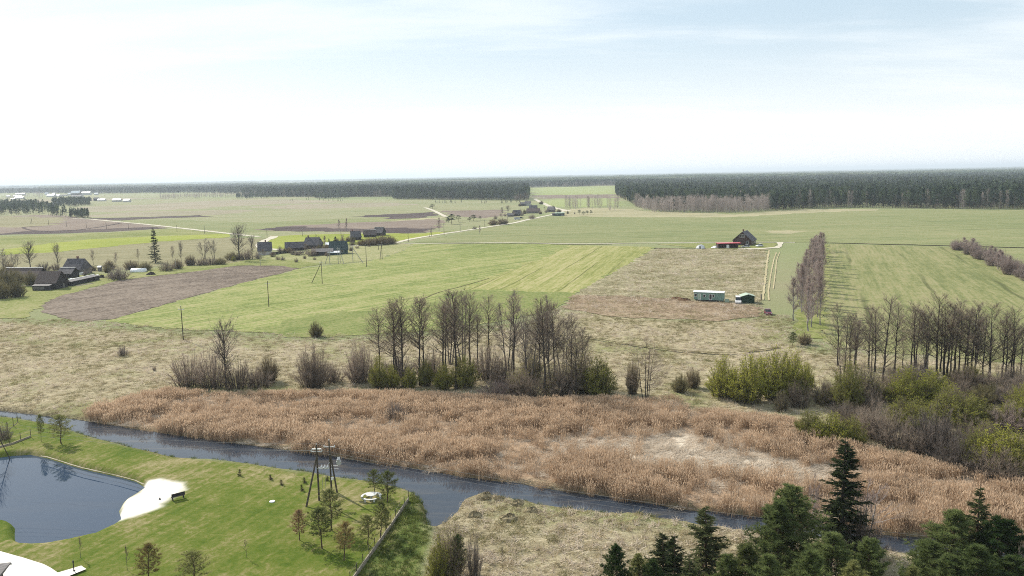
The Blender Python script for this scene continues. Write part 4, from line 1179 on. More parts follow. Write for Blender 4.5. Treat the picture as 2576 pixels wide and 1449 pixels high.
# lower right bank: mixed bushes and big conifers ---------------------------------------------------------------
for (k, x, y, tp, w, var, nm, cat) in [
        ('L3', 250, 1440, 920, 420, 'leafy_thin', 'half-leaved bush at the end of the inlet', 'bush'), ('L3', 130, 1500, 1060, 330, 'leafy_dim0', 'green bush at the bottom edge by the inlet', 'bush'),
        ('L3', 480, 1420, 980, 240, 'bush_grey', 'grey bare bush right of the small pine by the inlet', 'bush')]:
    plant(var, K(k, x, y), K(k, 0, tp)[1], 'bush', nm, cat, None, w * .25)
plant('pine_dark', K('L3', 320, 1440), K('L3', 0, 1030)[1], 'pine_tree', 'small dark pine among the bushes at the inlet', 'tree', None, 50)
plant('sapling0', K('L3', 760, 1370), K('L3', 0, 1170)[1], 'shrub', 'thin bare shrub in the dry grass of the near bank', 'shrub', None, 22)
def at(u, vtop, d, var, w, name, nm, cat='tree', group=None):      # trees whose foot lies below the frame
    y = d
    p = Vector((0, y, 0))
    d0 = ray(u, vtop)
    p.x = d0[0] / d0[1] * y
    h = CAM_H + y / d0[1] * d0[2]
    return place(var, (p.x, y, -.1), h, name, nm, cat, group, 1.28 * w * mpp((0, y, h * .5)))
at(1552, 1367, 71, 'pine_big0', 90, 'pine_tree', 'leftmost small pine of the conifer stand at the bottom right')
at(1606, 1392, 72, 'pine_big_light', 90, 'pine_tree', 'small light pine behind the leftmost pine at the bottom')
at(1668, 1334, 73, 'spruce1', 100, 'spruce_tree', 'dark ragged spruce, left of the twin tips at the bottom')
at(1697, 1340, 71, 'spruce0', 95, 'spruce_tree', 'dark ragged spruce, right of the twin tips at the bottom')
at(1776, 1267, 76, 'spruce0', 118, 'spruce_tree', 'slender dark spruce with clear whorls, tip against the river')
at(1880, 1370, 68, 'pine_big_light', 150, 'pine_tree', 'yellow-green pine crown at the bottom between spruce and big pine')
at(1958, 1264, 74, 'pine_big2', 150, 'pine_tree', 'left half of the big bushy pine pair at the bottom right')
at(2000, 1225, 76, 'pine_big0', 175, 'pine_tree', 'highest big bushy pine at the bottom right')
at(2128, 1096, 82, 'spruce_tall', 150, 'spruce_tree', 'tallest spruce, dark tip rising into the reed bed')
at(2090, 1340, 69, 'pine_big1', 180, 'pine_tree', 'pine crown below the tallest spruce')
at(2180, 1355, 68, 'pine_big2', 140, 'pine_tree', 'low pine crown right of the tallest spruce')
at(2184, 1200, 85, 'white_birch', 120, 'birch_tree', 'pale-stemmed bare birch right of the tallest spruce')
at(2168, 1250, 82, 'bush_grey', 130, 'bush', 'bare brown scrub behind the pale-stemmed birch', 'bush')
at(2030, 1205, 84, 'white_birch', 70, 'birch_tree', 'thin bare birch behind the highest big pine')
at(2467, 1215, 73, 'spruce1', 110, 'spruce_tree', 'dark spruce tip rising from the pine mass at the right')
at(2408, 1285, 72, 'pine_big1', 170, 'pine_tree', 'left pine of the dark mass at the lower right corner')
at(2350, 1365, 70, 'pine_big0', 150, 'pine_tree', 'low pine on the left flank of the corner pine mass')
at(2505, 1300, 71, 'pine_big2', 190, 'pine_tree', 'right pine of the dark mass at the lower right corner')
at(2455, 1372, 66, 'pine_big1', 190, 'pine_tree', 'foremost pine at the lower right corner')
at(2570, 1355, 69, 'bush_pink', 130, 'bush', 'reddish bare bush at the right edge beside the corner pines', 'bush')
at(2300, 1425, 67, 'pine_big_light', 100, 'pine_tree', 'low light pine at the bottom edge left of the corner mass')

at(1930, 1395, 66, 'pine_big1', 150, 'pine_tree', 'low dark pine at the bottom below the big pine pair')
at(2050, 1385, 65, 'pine_big2', 150, 'pine_tree', 'low pine at the bottom left of the tallest spruce')
at(2150, 1410, 65, 'pine_big_light', 130, 'pine_tree', 'low pale pine at the bottom under the birch')
at(1838, 1395, 68, 'pine_big0', 110, 'pine_tree', 'small dark pine right of the slender whorled spruce')
at(1735, 1398, 69, 'spruce1', 90, 'spruce_tree', 'small spruce left of the slender whorled spruce')
at(1640, 1410, 70, 'pine_big2', 90, 'pine_tree', 'small dark pine below the twin-tipped spruces')
at(2380, 1395, 67, 'pine_big2', 130, 'pine_tree', 'lower pine at the left foot of the corner mass')
at(2540, 1395, 66, 'pine_big0', 170, 'pine_tree', 'pine cut by the right edge at the bottom corner')
# farmstead and village vegetation ------------------------------------------------------------------------------
A_ = lambda x, y: K('A', x, y)
for (k, x, y, tp, w, var, nm) in [
        ('A', 310, 1112, 860, 215, 'round0', 'round bare tree behind the long barn roof'), ('A', 590, 1105, 885, 130, 'round1', 'bare tree behind the farmhouse, left gable'),
        ('A', 40, 1140, 900, 170, 'alder_grey0', 'tall bare tree at the left edge behind the long barn'), ('A', 150, 1110, 930, 150, 'alder_grey1', 'thin bare tree second from the left edge'),
        ('A', 940, 1056, 930, 90, 'orchard0', 'small round bare fruit tree right of the farmhouse'), ('A', 1170, 1080, 955, 90, 'orchard0', 'thin bare tree left of the big spruce'),
        ('A', 1395, 1060, 900, 40, 'alder3', 'slim bare tree just left of the big spruce'), ('A', 1740, 1020, 890, 80, 'orchard0', 'bare tree right of the big spruce, lower one'),
        ('A', 1825, 1040, 860, 80, 'round1', 'pollarded bare tree right of the big spruce'), ('A', 2060, 1000, 795, 150, 'alder_grey0', 'broad bare tree left of the great round tree'),
        ('A', 2155, 1000, 800, 110, 'alder_grey1', 'bare tree touching the great round tree from the left'), ('A', 2410, 1010, 705, 270, 'round0', 'great round bare tree at the bend of the road'),
        ('A', 2540, 1000, 800, 150, 'round1', 'dark bare tree below the great round tree'), ('B', 620, 860, 750, 70, 'alder_grey0', 'pale bare tree behind the village roofs, left'),
        ('B', 690, 860, 765, 80, 'birch0', 'pale bare birch behind the village roofs, right'), ('B', 870, 870, 770, 90, 'orchard0', 'bare tree right of the dark green house'),
        ('B', 912, 715, 590, 60, 'birch1', 'lone bare birch on the dark ploughed strip'), ('B', 835, 715, 600, 60, 'birch2', 'fainter bare birch left of the lone one on the ploughed strip'),
        ('B', 1840, 715, 585, 90, 'birch0', 'pale bare tree left of the field crossing'), ('B', 2250, 745, 660, 40, 'birch1', 'thin bare tree by the road further on')]:
    plant(var, K(k, x, y), K(k, 0, tp)[1], 'bare_tree', nm, 'tree', None, w * .25)
plant('spruce_tall', A_(1565, 1035), A_(0, 672)[1], 'spruce_tree', 'tall dark spruce standing alone among the bare farm trees', 'tree', None, 36)
for (k, x, y, tp, w, var, nm) in [
        ('A', 440, 1112, 1020, 180, 'bush_grey', 'brown bush behind the long barn'), ('A', 1200, 1205, 1060, 260, 'bush_grey', 'big grey bush in front of the polytunnel'),
        ('A', 1100, 1100, 1000, 130, 'bush_straw', 'thin scrub left of the polytunnel'), ('A', 1320, 1100, 1000, 160, 'bush_straw', 'scrub behind the polytunnel'),
        ('A', 1460, 1110, 1020, 150, 'bush_olive', 'scrub at the foot of the tall spruce, left'), ('A', 1680, 1115, 1010, 190, 'bush0', 'dark bush at the foot of the tall spruce, right'),
        ('A', 1790, 1095, 990, 120, 'bush_straw', 'pale scrub along the upper edge of the ploughed field'), ('A', 1920, 1060, 950, 120, 'bush_straw', 'straw-coloured scrub, centre of the hedge'),
        ('A', 2030, 1060, 975, 160, 'bush1', 'left brown bush of the long hedge'), ('A', 2120, 1055, 970, 180, 'bush2', 'middle brown bush of the long hedge'), ('A', 2220, 1050, 980, 150, 'bush_olive', 'right brown bush of the long hedge'),
        ('A', 2350, 1005, 920, 190, 'bush_olive', 'scrub below the great round tree'), ('A', 2480, 1000, 880, 170, 'bush0', 'dark scrub right of the great round tree'),
        ('A', 80, 1330, 1300, 10, 'bush0', 'tuft'), ('A', 2350, 1020, 965, 40, 'leafy2', 'small greenish conifer-like bush under the great round tree'),
        ('A', 930, 1115, 1060, 100, 'bush_olive', 'greenish scrub right of the farmhouse'), ('A', 1130, 1190, 1100, 120, 'bush_grey', 'small grey bush beside the big grey one'),
        ('B', 565, 968, 870, 130, 'bush0', 'dark bush among the village sheds'), ('B', 420, 960, 900, 90, 'bush_grey', 'brush in front of the village barn'),
        ('B', 1160, 858, 770, 200, 'bush_straw', 'left part of the dense brown hedge mound by the road'), ('B', 1260, 852, 752, 210, 'bush_straw', 'middle part of the dense brown hedge mound by the road'), ('B', 1350, 845, 758, 170, 'bush_straw', 'right part of the dense brown hedge mound by the road'), ('B', 1075, 860, 790, 130, 'bush_straw', 'left tip of the dense brown hedge mound by the road'),
        ('B', 970, 860, 800, 90, 'bush_grey', 'scrub left of the hedge mound'), ('B', 2390, 655, 590, 110, 'bush_straw', 'left half of the roadside bush towards the far hamlet'), ('B', 2480, 648, 580, 130, 'bush_straw', 'right half of the roadside bush towards the far hamlet'),
        ('B', 2200, 695, 665, 60, 'bush_grey', 'small bare shrub by the road'), ('B', 270, 1010, 960, 60, 'bush_grey', 'small bare garden shrub, second left'), ('B', 220, 1005, 960, 60, 'bush0', 'small bare garden shrub, far left'),
        ('B', 405, 1030, 980, 50, 'bush0', 'small bare garden shrub in the middle'), ('B', 490, 995, 945, 40, 'bush_grey', 'small bare garden shrub right of the middle'), ('B', 590, 1005, 970, 40, 'bush0', 'small bare garden shrub, far right'),
        ('B', 1140, 872, 855, 40, 'bush0', 'dark clump of brush on the field edge'), ('B', 1020, 890, 860, 50, 'bush0', 'small shrub near the concrete poles')]:
    if w < 20:
        continue
    plant(var, K(k, x, y), K(k, 0, tp)[1], 'bush', nm, 'bush', None, w * .30)
for (x, y, tp, w, nm) in [(60, 1320, 1090, 300, 'upper left bush of the big olive-brown clump at the left edge'), (150, 1250, 1085, 260, 'upper bush of the big olive-brown clump'), (320, 1265, 1110, 190, 'right bush of the big olive-brown clump'),
                          (170, 1380, 1190, 230, 'lower bush of the big olive-brown clump'), (20, 1395, 1190, 230, 'lower left bush of the big olive-brown clump')]:
    plant('bush_olive', A_(x, y), A_(0, tp - 210)[1] + 52, 'bush', nm, 'bush', 'olive-brown clump at the left edge', w * .25)
for i, (x, y, tp, w) in enumerate([(800, 845, 770, 60), (735, 850, 790, 40), (660, 845, 800, 40)]):
    plant('wspruce%d' % i, K('B', x, y), K('B', 0, tp)[1], 'conifer_tree', ('dark conifer beside the dark green house', 'small conifer between the village roofs', 'small conifer behind the village barn')[i], 'tree', None, w * .25)
for i, (x, y, tp, w, v) in enumerate([(1970, 648, 545, 90, 'wpine0'), (1935, 630, 575, 50, 'wspruce0'), (2035, 625, 555, 50, 'wpine1'), (2190, 615, 550, 60, 'wpine2'), (2150, 622, 575, 40, 'wpine0'), (2256, 605, 565, 30, 'wpine1'), (1775, 490, 445, 50, 'wpine2'), (1750, 487, 465, 15, 'wspruce1')]):
    plant(v, K('B', x, y), K('B', 0, tp)[1], 'pine_tree', f'dark conifer on the open land beyond the village, {ordw(i)} counting from the road crossing outwards', 'tree', None, w * .25)
smalls = [(1808, 436), (1822, 436), (1845, 436), (1880, 438), (1898, 438), (1912, 438), (1956, 438), (1970, 437), (2003, 440), (2066, 440), (2273, 443), (2300, 443), (2316, 443), (2470, 440), (2482, 440), (2510, 437), (2526, 437), (2562, 434), (2575, 434), (640, 412), (678, 414), (728, 413), (775, 418), (827, 416), (853, 418), (873, 418), (345, 415), (366, 416), (510, 405), (530, 406), (1320, 400), (1208, 405)]
for i, (x, y) in enumerate(sorted(smalls)):
    p = G(*K('B', x, y))
    place('wspruce%d' % (i % 3), p, random.uniform(4.5, 8), 'young_spruce', f'tiny young spruce, {ordw(i)} from the left along the far forest edge', 'tree', 'young spruces before the far forest')
for (x, y, tp, w, v, nm) in [(1000, 840, 715, 250, 'bush0', 'brown bush in front of the hamlet roofs'), (1225, 490, 400, 150, 'bush_olive', 'round bush at the road bend beyond the hamlet'), (1650, 690, 595, 160, 'bush_olive', 'greenish bush behind the green shed'),
                         (420, 700, 550, 200, 'round1', 'bare tree at the left of the hamlet'), (280, 800, 590, 120, 'round0', 'bare tree before the left hamlet house'), (720, 690, 590, 110, 'bush0', 'dark bush between the hamlet houses'), (900, 640, 570, 110, 'bush0', 'dark evergreen bush behind the hamlet roof'),
                         (1300, 620, 555, 90, 'orchard0', 'bare tree right of the hamlet roof'), (1860, 720, 640, 70, 'bush_olive', 'shrub right of the green shed, nearest'), (2025, 730, 660, 50, 'bush0', 'dark shrub, second right of the green shed'), (2140, 740, 620, 90, 'wpine0', 'bushy small pine right of the green shed'),
                         (2240, 750, 660, 90, 'wpine1', 'left pine of the small clump beyond the shed'), (2330, 745, 640, 80, 'wpine2', 'middle pine of the small clump beyond the shed'), (2420, 745, 630, 70, 'wpine0', 'right pine of the small clump beyond the shed'),
                         (700, 440, 220, 260, 'alder_grey0', 'pale bare tree at the corner of the far forest, front'), (850, 430, 200, 200, 'alder_grey1', 'pale bare tree at the corner of the far forest, right'), (620, 440, 300, 200, 'alder_grey1', 'low bare tree at the corner of the far forest, left')]:
    plant(v, K('M2', x, y), K('M2', 0, tp)[1], 'tree' if v[0] in 'ratw' else 'bush', nm, 'tree' if v[0] in 'ratw' else 'bush', None, w * .1042)
gb = [('M1', x, y, h) for x, y, h in ((700, 310, 90), (760, 320, 70), (830, 330, 90), (880, 350, 90), (1060, 330, 110), (1180, 345, 120), (1240, 300, 90), (1330, 300, 110), (1350, 370, 80), (1620, 320, 80), (1680, 300, 80), (1700, 180, 90), (1640, 170, 80), (600, 380, 90), (480, 400, 110), (400, 410, 120), (1560, 200, 90), (1480, 190, 80))]
gb += [('M2', x, y, h) for x, y, h in ((350, 780, 90), (560, 790, 110), (760, 760, 110), (820, 720, 110), (1200, 730, 90), (1340, 690, 90), (1400, 690, 80), (1530, 680, 80), (980, 560, 80), (700, 540, 80), (120, 850, 110), (250, 840, 110))]
gb += [('L8', x, y, h) for x, y, h in ((80, 600, 190), (60, 480, 180), (180, 400, 190), (1080, 380, 180), (1760, 480, 130), (1640, 480, 120), (2080, 420, 160), (40, 690, 90))]
for i, (k, x, y, h) in enumerate(gb):
    b = K(k, x, y)
    plant(('bush_grey', 'bush_olive', 'bush_straw', 'bush2', 'orchard0')[i % 5], b, K(k, 0, y - h)[1], 'garden_bush', f'{("grey bare", "olive", "straw-coloured", "brown", "small treelike")[i % 5]} bush {("by the village roofs", "by the hamlet roofs", "by the left farmstead")[(k == "M2") + 2 * (k == "L8")]}, {ordw(sum(1 for g in gb if g[0] == k and g[1] < x))} from the left there', 'bush', 'garden growth round the houses', h * KEY[k][2] * 1.25)
# thin birches on the heath before the right-hand forest
r = random.Random(9)
i = 0
for x0, x1, y0, y1, n in ((540, 710, 470, 500, 13), (760, 940, 460, 495, 13), (960, 1080, 470, 510, 7)):
    for _ in range(n):
        p = G(*K('C', r.uniform(x0, x1), r.uniform(y0, y1)))
        place('wbirch%d' % (i % 3), p, r.uniform(12, 17), 'birch_tree', 'thin bare birch of the loose grove on the pale heath before the forests', 'tree', 'birches of the loose grove on the heath', w=r.uniform(4, 6))
        i += 1
# ------------------------------------------------------------------ buildings
def house(name, label, cat, base, L, W, hw, hr, yaw=0.0, wall='dark_wood', roof='roof_dark', win=(), chim=None, ridge=None, door=None, over=.45, group=None, hip=0.0, wall_part=True):
    """base (u, v) = ground point under the middle of the house; local x runs along the ridge"""
    p = base if isinstance(base, Vector) else G(*base)
    t = thing(name, label, cat, p, R(yaw), group)
    l, w = L / 2, W / 2
    b = MB()
    b.prism([(-w, 0), (w, 0), (w, hw), (0, hr - .06), (-w, hw)], 'x', -l, l)
    b.obj('wall', M[wall], t)
    f = MB()
    sl = (hr - hw) / w
    oy = w + over
    ze = hw - over * sl
    hx = hip * l
    for s in (-1, 1):
        e1, e2 = (-l - over, s * oy, ze), (l + over, s * oy, ze)
        r1, r2 = (-l - over + hx, 0, hr), (l + over - hx, 0, hr)
        th = .13
        V = [e1, e2, r2, r1] + [(x, y, z + th) for x, y, z in (e1, e2, r2, r1)]
        f.add(V, [(0, 3, 2, 1), (4, 5, 6, 7), (0, 1, 5, 4), (1, 2, 6, 5), (3, 0, 4, 7)])
    if hip:
        for s in (-1, 1):
            f.add([(s * (l + over), -oy, ze + .13), (s * (l + over), oy, ze + .13), (s * (l + over - hx), 0, hr + .13)], [(0, 1, 2)])
    ro = f.obj('roof', M[roof], t)
    if ridge:
        MB().box((0, 0, hr + .16), (L + over * 2 - hx * 2, .55, .10)).obj('ridge_cap', M[ridge], ro)
    for c in (chim or ()):
        MB().box((c, .25, hr + .35), (.7, .7, 1.5)).box((c, .25, hr + 1.15), (.85, .85, .12)).obj('chimney', M['brick'], ro)
    for (s, a, z, ww, hh) in win:
        fr, gl = MB(), MB()
        if s in '+-' or s in ('f', 'b'):
            sy = -1 if s == 'f' else 1
            fr.box((a, sy * (w + .03), z), (ww, .06, hh)); gl.box((a, sy * (w + .07), z), (ww - .22, .02, hh - .22))
            gl2 = (a, sy * (w + .085), z)
            o = fr.obj('window', M['white'], t)
            gl.obj('pane', M['glass'], o)
            MB().box(gl2, (.06, .02, hh - .2)).obj('mullion', M['white'], o)
        else:
            sx = -1 if s == 'l' else 1
            fr.box((sx * (l + .03), a, z), (.06, ww, hh)); gl.box((sx * (l + .07), a, z), (.02, ww - .22, hh - .22))
            o = fr.obj('window', M['white'], t)
            gl.obj('pane', M['glass'], o)
    if door:
        s, a, ww, hh, mt = door
        if s == 'f':
            MB().box((a, -(w + .04), hh / 2), (ww, .08, hh)).obj('door', M[mt], t)
        else:
            MB().box(((1 if s == 'r' else -1) * (l + .04), a, hh / 2), (.08, ww, hh)).obj('door', M[mt], t)
    return t
# farmstead on the left
B8 = lambda x, y: K('L8', x, y)
house('barn', 'front barn with ribbed brown roof, nearest building of the left farmstead', 'barn', B8(1010, 730), 8.4, 7.6, 3.0, 7.0, -4, 'dark_wood', 'roof_brown', door=('r', 1.2, .9, 2.0, 'grey_wood'))
p = G(*B8(830, 765))
t = thing('lean_to', 'low lean-to with flat grey roof and pale boarded front below the front barn', 'shed', p, R(-4))
MB().prism([(-1.2, 0), (1.2, 0), (1.2, 2.3), (-1.2, 1.9)], 'x', -3.5, 3.5).obj('wall', M['dark_wood'], t)
MB().prism([(-1.5, 1.88), (1.3, 2.38), (1.3, 2.5), (-1.5, 2.0)], 'x', -3.7, 3.7).obj('roof', M['roof_grey'], t)
MB().box((-.8, -1.24, 1.05), (4.6, .06, 1.2)).obj('board_panel', M['grey_wood'], t)
house('barn', 'long low barn with white ridge capping at the left end of the farmstead', 'barn', B8(500, 590), 16.5, 8, 2.3, 5.9, -6, 'dark_wood', 'roof_brown', ridge='white', door=('f', -3, 1.6, 1.9, 'dark_wood'))
house('shed', 'tiny boarded shed with pale roof leaning on the front of the long barn', 'shed', B8(385, 600), 3.0, 2.2, 1.5, 2.2, -6, 'grey_wood', 'roof_grey')
house('shed', 'tiny dark shed at the left corner of the long barn', 'shed', B8(200, 600), 2.4, 2.2, 1.6, 2.2, -6, 'dark_wood', 'roof_grey')
house('farmhouse', 'dark grey farmhouse with steep slate roof at the back of the left farmstead', 'house', B8(1500, 445), 9.2, 8, 2.8, 7.0, -8, 'grey_wood', 'roof_dark', ridge='roof_grey', chim=(.6,), win=(('r', 0, 4.6, 1.0, 1.1), ('r', -2, 1.7, 1.0, 1.2)), hip=.12)
house('shed', 'small dark outbuilding with white ridge between farmhouse and front barn', 'shed', B8(1330, 520), 6.5, 5.5, 2.3, 4.5, -8, 'dark_wood', 'roof_dark', ridge='white')
p0, p1 = G(*B8(1330, 690)), G(*B8(1880, 565))
d = (p1 - p0); L = d.length; yaw = math.atan2(d.y, d.x)
t = thing('woodshed', 'long low woodshed with pale roof edge running right from the front barn', 'shed', (p0 + p1) / 2, yaw)
MB().prism([(-1.1, 0), (1.1, 0), (1.1, 2.3), (-1.1, 1.9)], 'x', -L / 2, L / 2).obj('wall', M['dark_wood'], t)
MB().prism([(-1.4, 1.86), (1.3, 2.36), (1.3, 2.46), (-1.4, 1.96)], 'x', -L / 2 - .2, L / 2 + .2).obj('roof', M['roof_grey'], t)
MB().box((0, 1.28, 2.5), (L + .4, .35, .1)).obj('ridge_cap', M['white'], t)
for j, (x0, y0, x1, y1, nm, mt, n) in enumerate([(1430, 695, 1820, 628, 'stack of long pale boards lying on the grass before the woodshed', 'log_wood', 5), (260, 682, 650, 688, 'long pale planks lying in front of the long barn', 'log_wood', 4)]):
    a, b = G(*B8(x0, y0)), G(*B8(x1, y1))
    d = b - a
    t = MB()
    for q in range(n):
        t.box((random.uniform(-.4, .4), (q - n / 2) * .32, .12 + .10 * (q % 2)), (d.length * random.uniform(.8, 1), .26, .10), rz=random.uniform(-.03, .03))
    o = t.obj('timber_stack', M[mt])
    o.location = (a + b) / 2; o.rotation_euler = (0, 0, math.atan2(d.y, d.x))
    tag(o, nm, 'planks')
house('outhouse', 'small grey outhouse with pale top right of the farmhouse', 'shed', B8(1935, 395), 1.5, 1.5, 2.0, 2.5, 0, 'grey_wood', 'roof_white', over=.2)
def tunnel(label, base, L, Rr, yaw, door=True):
    t = thing('polytunnel', label, 'greenhouse', G(*base), R(yaw))
    n = 10
    an = [math.pi * i / n for i in range(n + 1)]
    MB().prism([(Rr * math.cos(a), Rr * .95 * math.sin(a)) for a in an], 'x', -L / 2, L / 2).obj('film_cover', M['white_plastic'], t, True)
    for i in range(5):
        x = -L / 2 + L * i / 4
        MB().tube([(x, (Rr + .03) * math.cos(a), (Rr + .03) * .95 * math.sin(a)) for a in an], .035, 4).obj('hoop', M['steel'], t)
    if door:
        MB().box((-L / 2 - .05, -.1, .9), (.06, .8, 1.6)).obj('door', M['grey_wood'], t)
    return t
tunnel('white polytunnel on the grass right of the big grey bush', A_(1395, 1128), 6.5, 1.9, 3)
tunnel('white humped polytunnel left of the dark house', K('L7', 530, 410), 4.2, 2.3, 70)
for (x, y, nm, mt, dm) in [(1360, 575, 'white round tank in the yard behind the woodshed', 'white', (1.4, 1.4, 1.0)), (1450, 560, 'pale sheeted pile in the yard behind the woodshed', 'white', (2.2, 1.2, .7)), (1580, 470, 'white sheeted heap by the farmhouse gable', 'white_plastic', (2.4, 1.6, 1.3)), (1870, 475, 'white slab lying on the lawn right of the farmhouse', 'white', (1.8, 1.0, .3))]:
    b = MB().prism([(-dm[0] / 2, 0), (dm[0] / 2, 0), (dm[0] * .42, dm[2] * .8), (dm[0] * .1, dm[2]), (-dm[0] * .38, dm[2] * .85)], 'y', -dm[1] / 2, dm[1] / 2)
    o = b.obj('covered_pile', M[mt]); o.location = G(*B8(x, y)); tag(o, nm, 'pile')
def heap(name, label, cat, base, w, h, mat, seed=0):
    r = np.random.default_rng(seed)
    b = MB()
    n, k = 14, 5
    V = [(r.normal(0, .1) * w, r.normal(0, .1) * w, h)]
    for i in range(1, k + 1):
        q = i / k
        for j in range(n):
            a = 2 * math.pi * j / n
            rr = w / 2 * q * r.uniform(.8, 1.15)
            V.append((math.cos(a) * rr, math.sin(a) * rr * .8, h * (1 - q ** 1.9) * r.uniform(.45, 1.3) - (.25 if i == k else 0)))
    F = [(0, 1 + j, 1 + (j + 1) % n) for j in range(n)]
    for i in range(k - 1):
        for j in range(n):
            F.append((1 + i * n + j, 1 + (i + 1) * n + j, 1 + (i + 1) * n + (j + 1) % n, 1 + i * n + (j + 1) % n))
    o = b.add(V, F).obj(name, M[mat])
    p = G(*base)
    if p.y < 250:
        p.z = zt(p.x, p.y)
    o.location = p
    return tag(o, label, cat)
heap('brush_heap', 'dark heap of brushwood on the grass right of the polytunnel', 'heap', A_(1522, 1155), 5, 1.3, 'bark_dark', 1)
heap('brush_heap', 'dark heap of brushwood left of the big grey bush', 'heap', A_(1025, 1185), 4, 1.3, 'bark_dark', 2)
heap('soil_heap', 'reddish-brown low soil heap left of the green caravan', 'heap', K('L7', 310, 1110), 6, .7, 'soil_heap', 3)
heap('soil_heap', 'longer dark earth ridge left of the soil heap by the caravan', 'heap', K('L7', 200, 1085), 5, .5, 'soil_heap', 4)

# village by the road
V1 = lambda x, y: K('M1', x, y)
house('house', 'dark-roofed cottage with chimney at the left end of the village', 'house', V1(495, 345), 7, 7.5, 2.6, 7.0, 14, 'plaster', 'roof_dark', chim=(.5,))
house('barn', 'long low dark barn in the village with mossy roof', 'barn', V1(910, 290), 11, 7, 2.0, 5.0, 14, 'dark_wood', 'roof_dark')
house('house', 'larger dark village house with chimney and grey roof patch', 'house', V1(1160, 265), 9.5, 7.5, 2.7, 6.8, -10, 'dark_wood', 'roof_dark', chim=(-3,), ridge=None, hip=.15)
house('shed', 'flat grey-roofed shed in front of the village houses', 'shed', V1(1290, 355), 11, 6, 2.2, 3.6, 10, 'dark_wood', 'roof_grey')
house('house', 'dark green cottage with white windows at the right end of the village', 'house', V1(1510, 335), 10, 8.5, 2.8, 7.0, 10, 'green_wall', 'roof_green', win=(('f', -3.6, 1.9, 1.4, 1.8), ('f', 2, 1.9, 1.4, 1.8), ('l', 0, 4.8, 1.2, 1.3)), hip=.1)
house('shed', 'white-roofed small shed attached left of the dark green cottage', 'shed', V1(1375, 285), 3, 4, 3.4, 4.4, 6, 'grey_wood', 'roof_white')
house('shed', 'low porch shed with pale flat roof in front of the dark green cottage', 'shed', V1(1440, 355), 6, 3, 1.6, 2.2, 6, 'green_wall', 'roof_white')
house('house', 'small dark gabled house behind the left end of the hedge mound', 'house', V1(1745, 145), 7, 7.5, 2.4, 6.0, 16, 'dark_wood', 'roof_dark', chim=(-2,), hip=.3)
house('barn', 'dark barn with pale ridge behind the hedge mound', 'barn', V1(1940, 105), 8.5, 7, 2.0, 4.9, 14, 'dark_wood', 'roof_brown', ridge='white')
house('house', 'dark gabled house at the right behind the hedge mound', 'house', V1(2075, 85), 6.5, 7.5, 2.4, 6.0, -14, 'dark_wood', 'roof_dark', ridge='white')
p0, p1 = G(*V1(580, 352)), G(*V1(890, 322))
d = p1 - p0
t = MB()
n = int(d.length / .9)
for i in range(n):
    t.box((-d.length / 2 + (i + .5) * d.length / n, 0, .7), (d.length / n * .92, .06, 1.4 + .15 * (i % 3 == 0)))
t = t.obj('board_fence', M['dark_wood']); t.location = (p0 + p1) / 2; t.rotation_euler = (0, 0, math.atan2(d.y, d.x))
tag(t, 'dark board fence running right from the dark-roofed cottage', 'fence')
for (x, y, nm, w) in [(940, 350, 'grey-brown woodpile in front of the long village barn', 7), (1030, 345, 'smaller woodpile right of the first in the village yard', 6)]:
    o = MB()
    r = random.Random(x)
    for _ in range(60):
        px, pz = r.uniform(-w / 2, w / 2), r.random()
        o.tube([(px, -.6 + r.uniform(-.1, .1), pz * 1.8 + .1), (px + r.uniform(-.2, .2), .6, pz * 1.8 + .1)], .16, 6)
    o = o.obj('woodpile', M['log_wood']); o.location = G(*V1(x, y)); tag(o, nm, 'woodpile')

# hamlet further along the road
V2 = lambda x, y: K('M2', x, y)
house('shed', 'long green shed with pale flat roof at the roadside hamlet', 'shed', V2(1665, 765), 9.6, 5, 2.7, 3.3, 3, 'green_wall', 'roof_palegreen', win=(('f', -2.5, 1.2, 1.5, 1.2), ('f', 2, 1.1, 1.5, 1.7)))
house('shed', 'grey lean building left of the long green shed', 'shed', V2(1535, 765), 4.2, 4, 2.3, 2.8, 3, 'grey_wood', 'roof_grey')
house('house', 'long brownish-roofed house in the middle of the hamlet', 'house', V2(1030, 705), 14, 7.5, 2.3, 5.4, -12, 'grey_wood', 'roof_brown')
house('house', 'dark-roofed house behind the long one in the hamlet', 'house', V2(1030, 640), 9, 8, 2.6, 6.2, -4, 'dark_wood', 'roof_dark')
house('house', 'tall grey house with pale windows standing apart behind the hamlet', 'house', V2(900, 520), 8, 7, 4, 6, -4, 'plaster', 'roof_dark', win=(('f', -2.4, 2.4, 1.2, 1.5), ('f', .3, 2.4, 1.2, 1.5), ('f', 2.8, 2.4, 1.2, 1.5)))
house('shed', 'dark low annex left of the tall grey hamlet house', 'shed', V2(780, 525), 7, 6, 2.6, 4.6, -4, 'dark_wood', 'roof_dark')
house('house', 'dark gabled house at the left of the hamlet', 'house', V2(625, 770), 7, 7, 2.7, 6, 12, 'dark_wood', 'roof_dark', win=(('f', 1.5, 1.5, 1, 1.2),))
house('shed', 'greyish shed left of the gabled hamlet house', 'shed', V2(480, 785), 6.5, 5, 1.8, 3.4, 4, 'grey_wood', 'roof_grey')
house('house', 'grey gabled house at the right of the hamlet', 'house', V2(1465, 670), 7.5, 7, 2.6, 6, -22, 'grey_wood', 'roof_grey', chim=(2,))
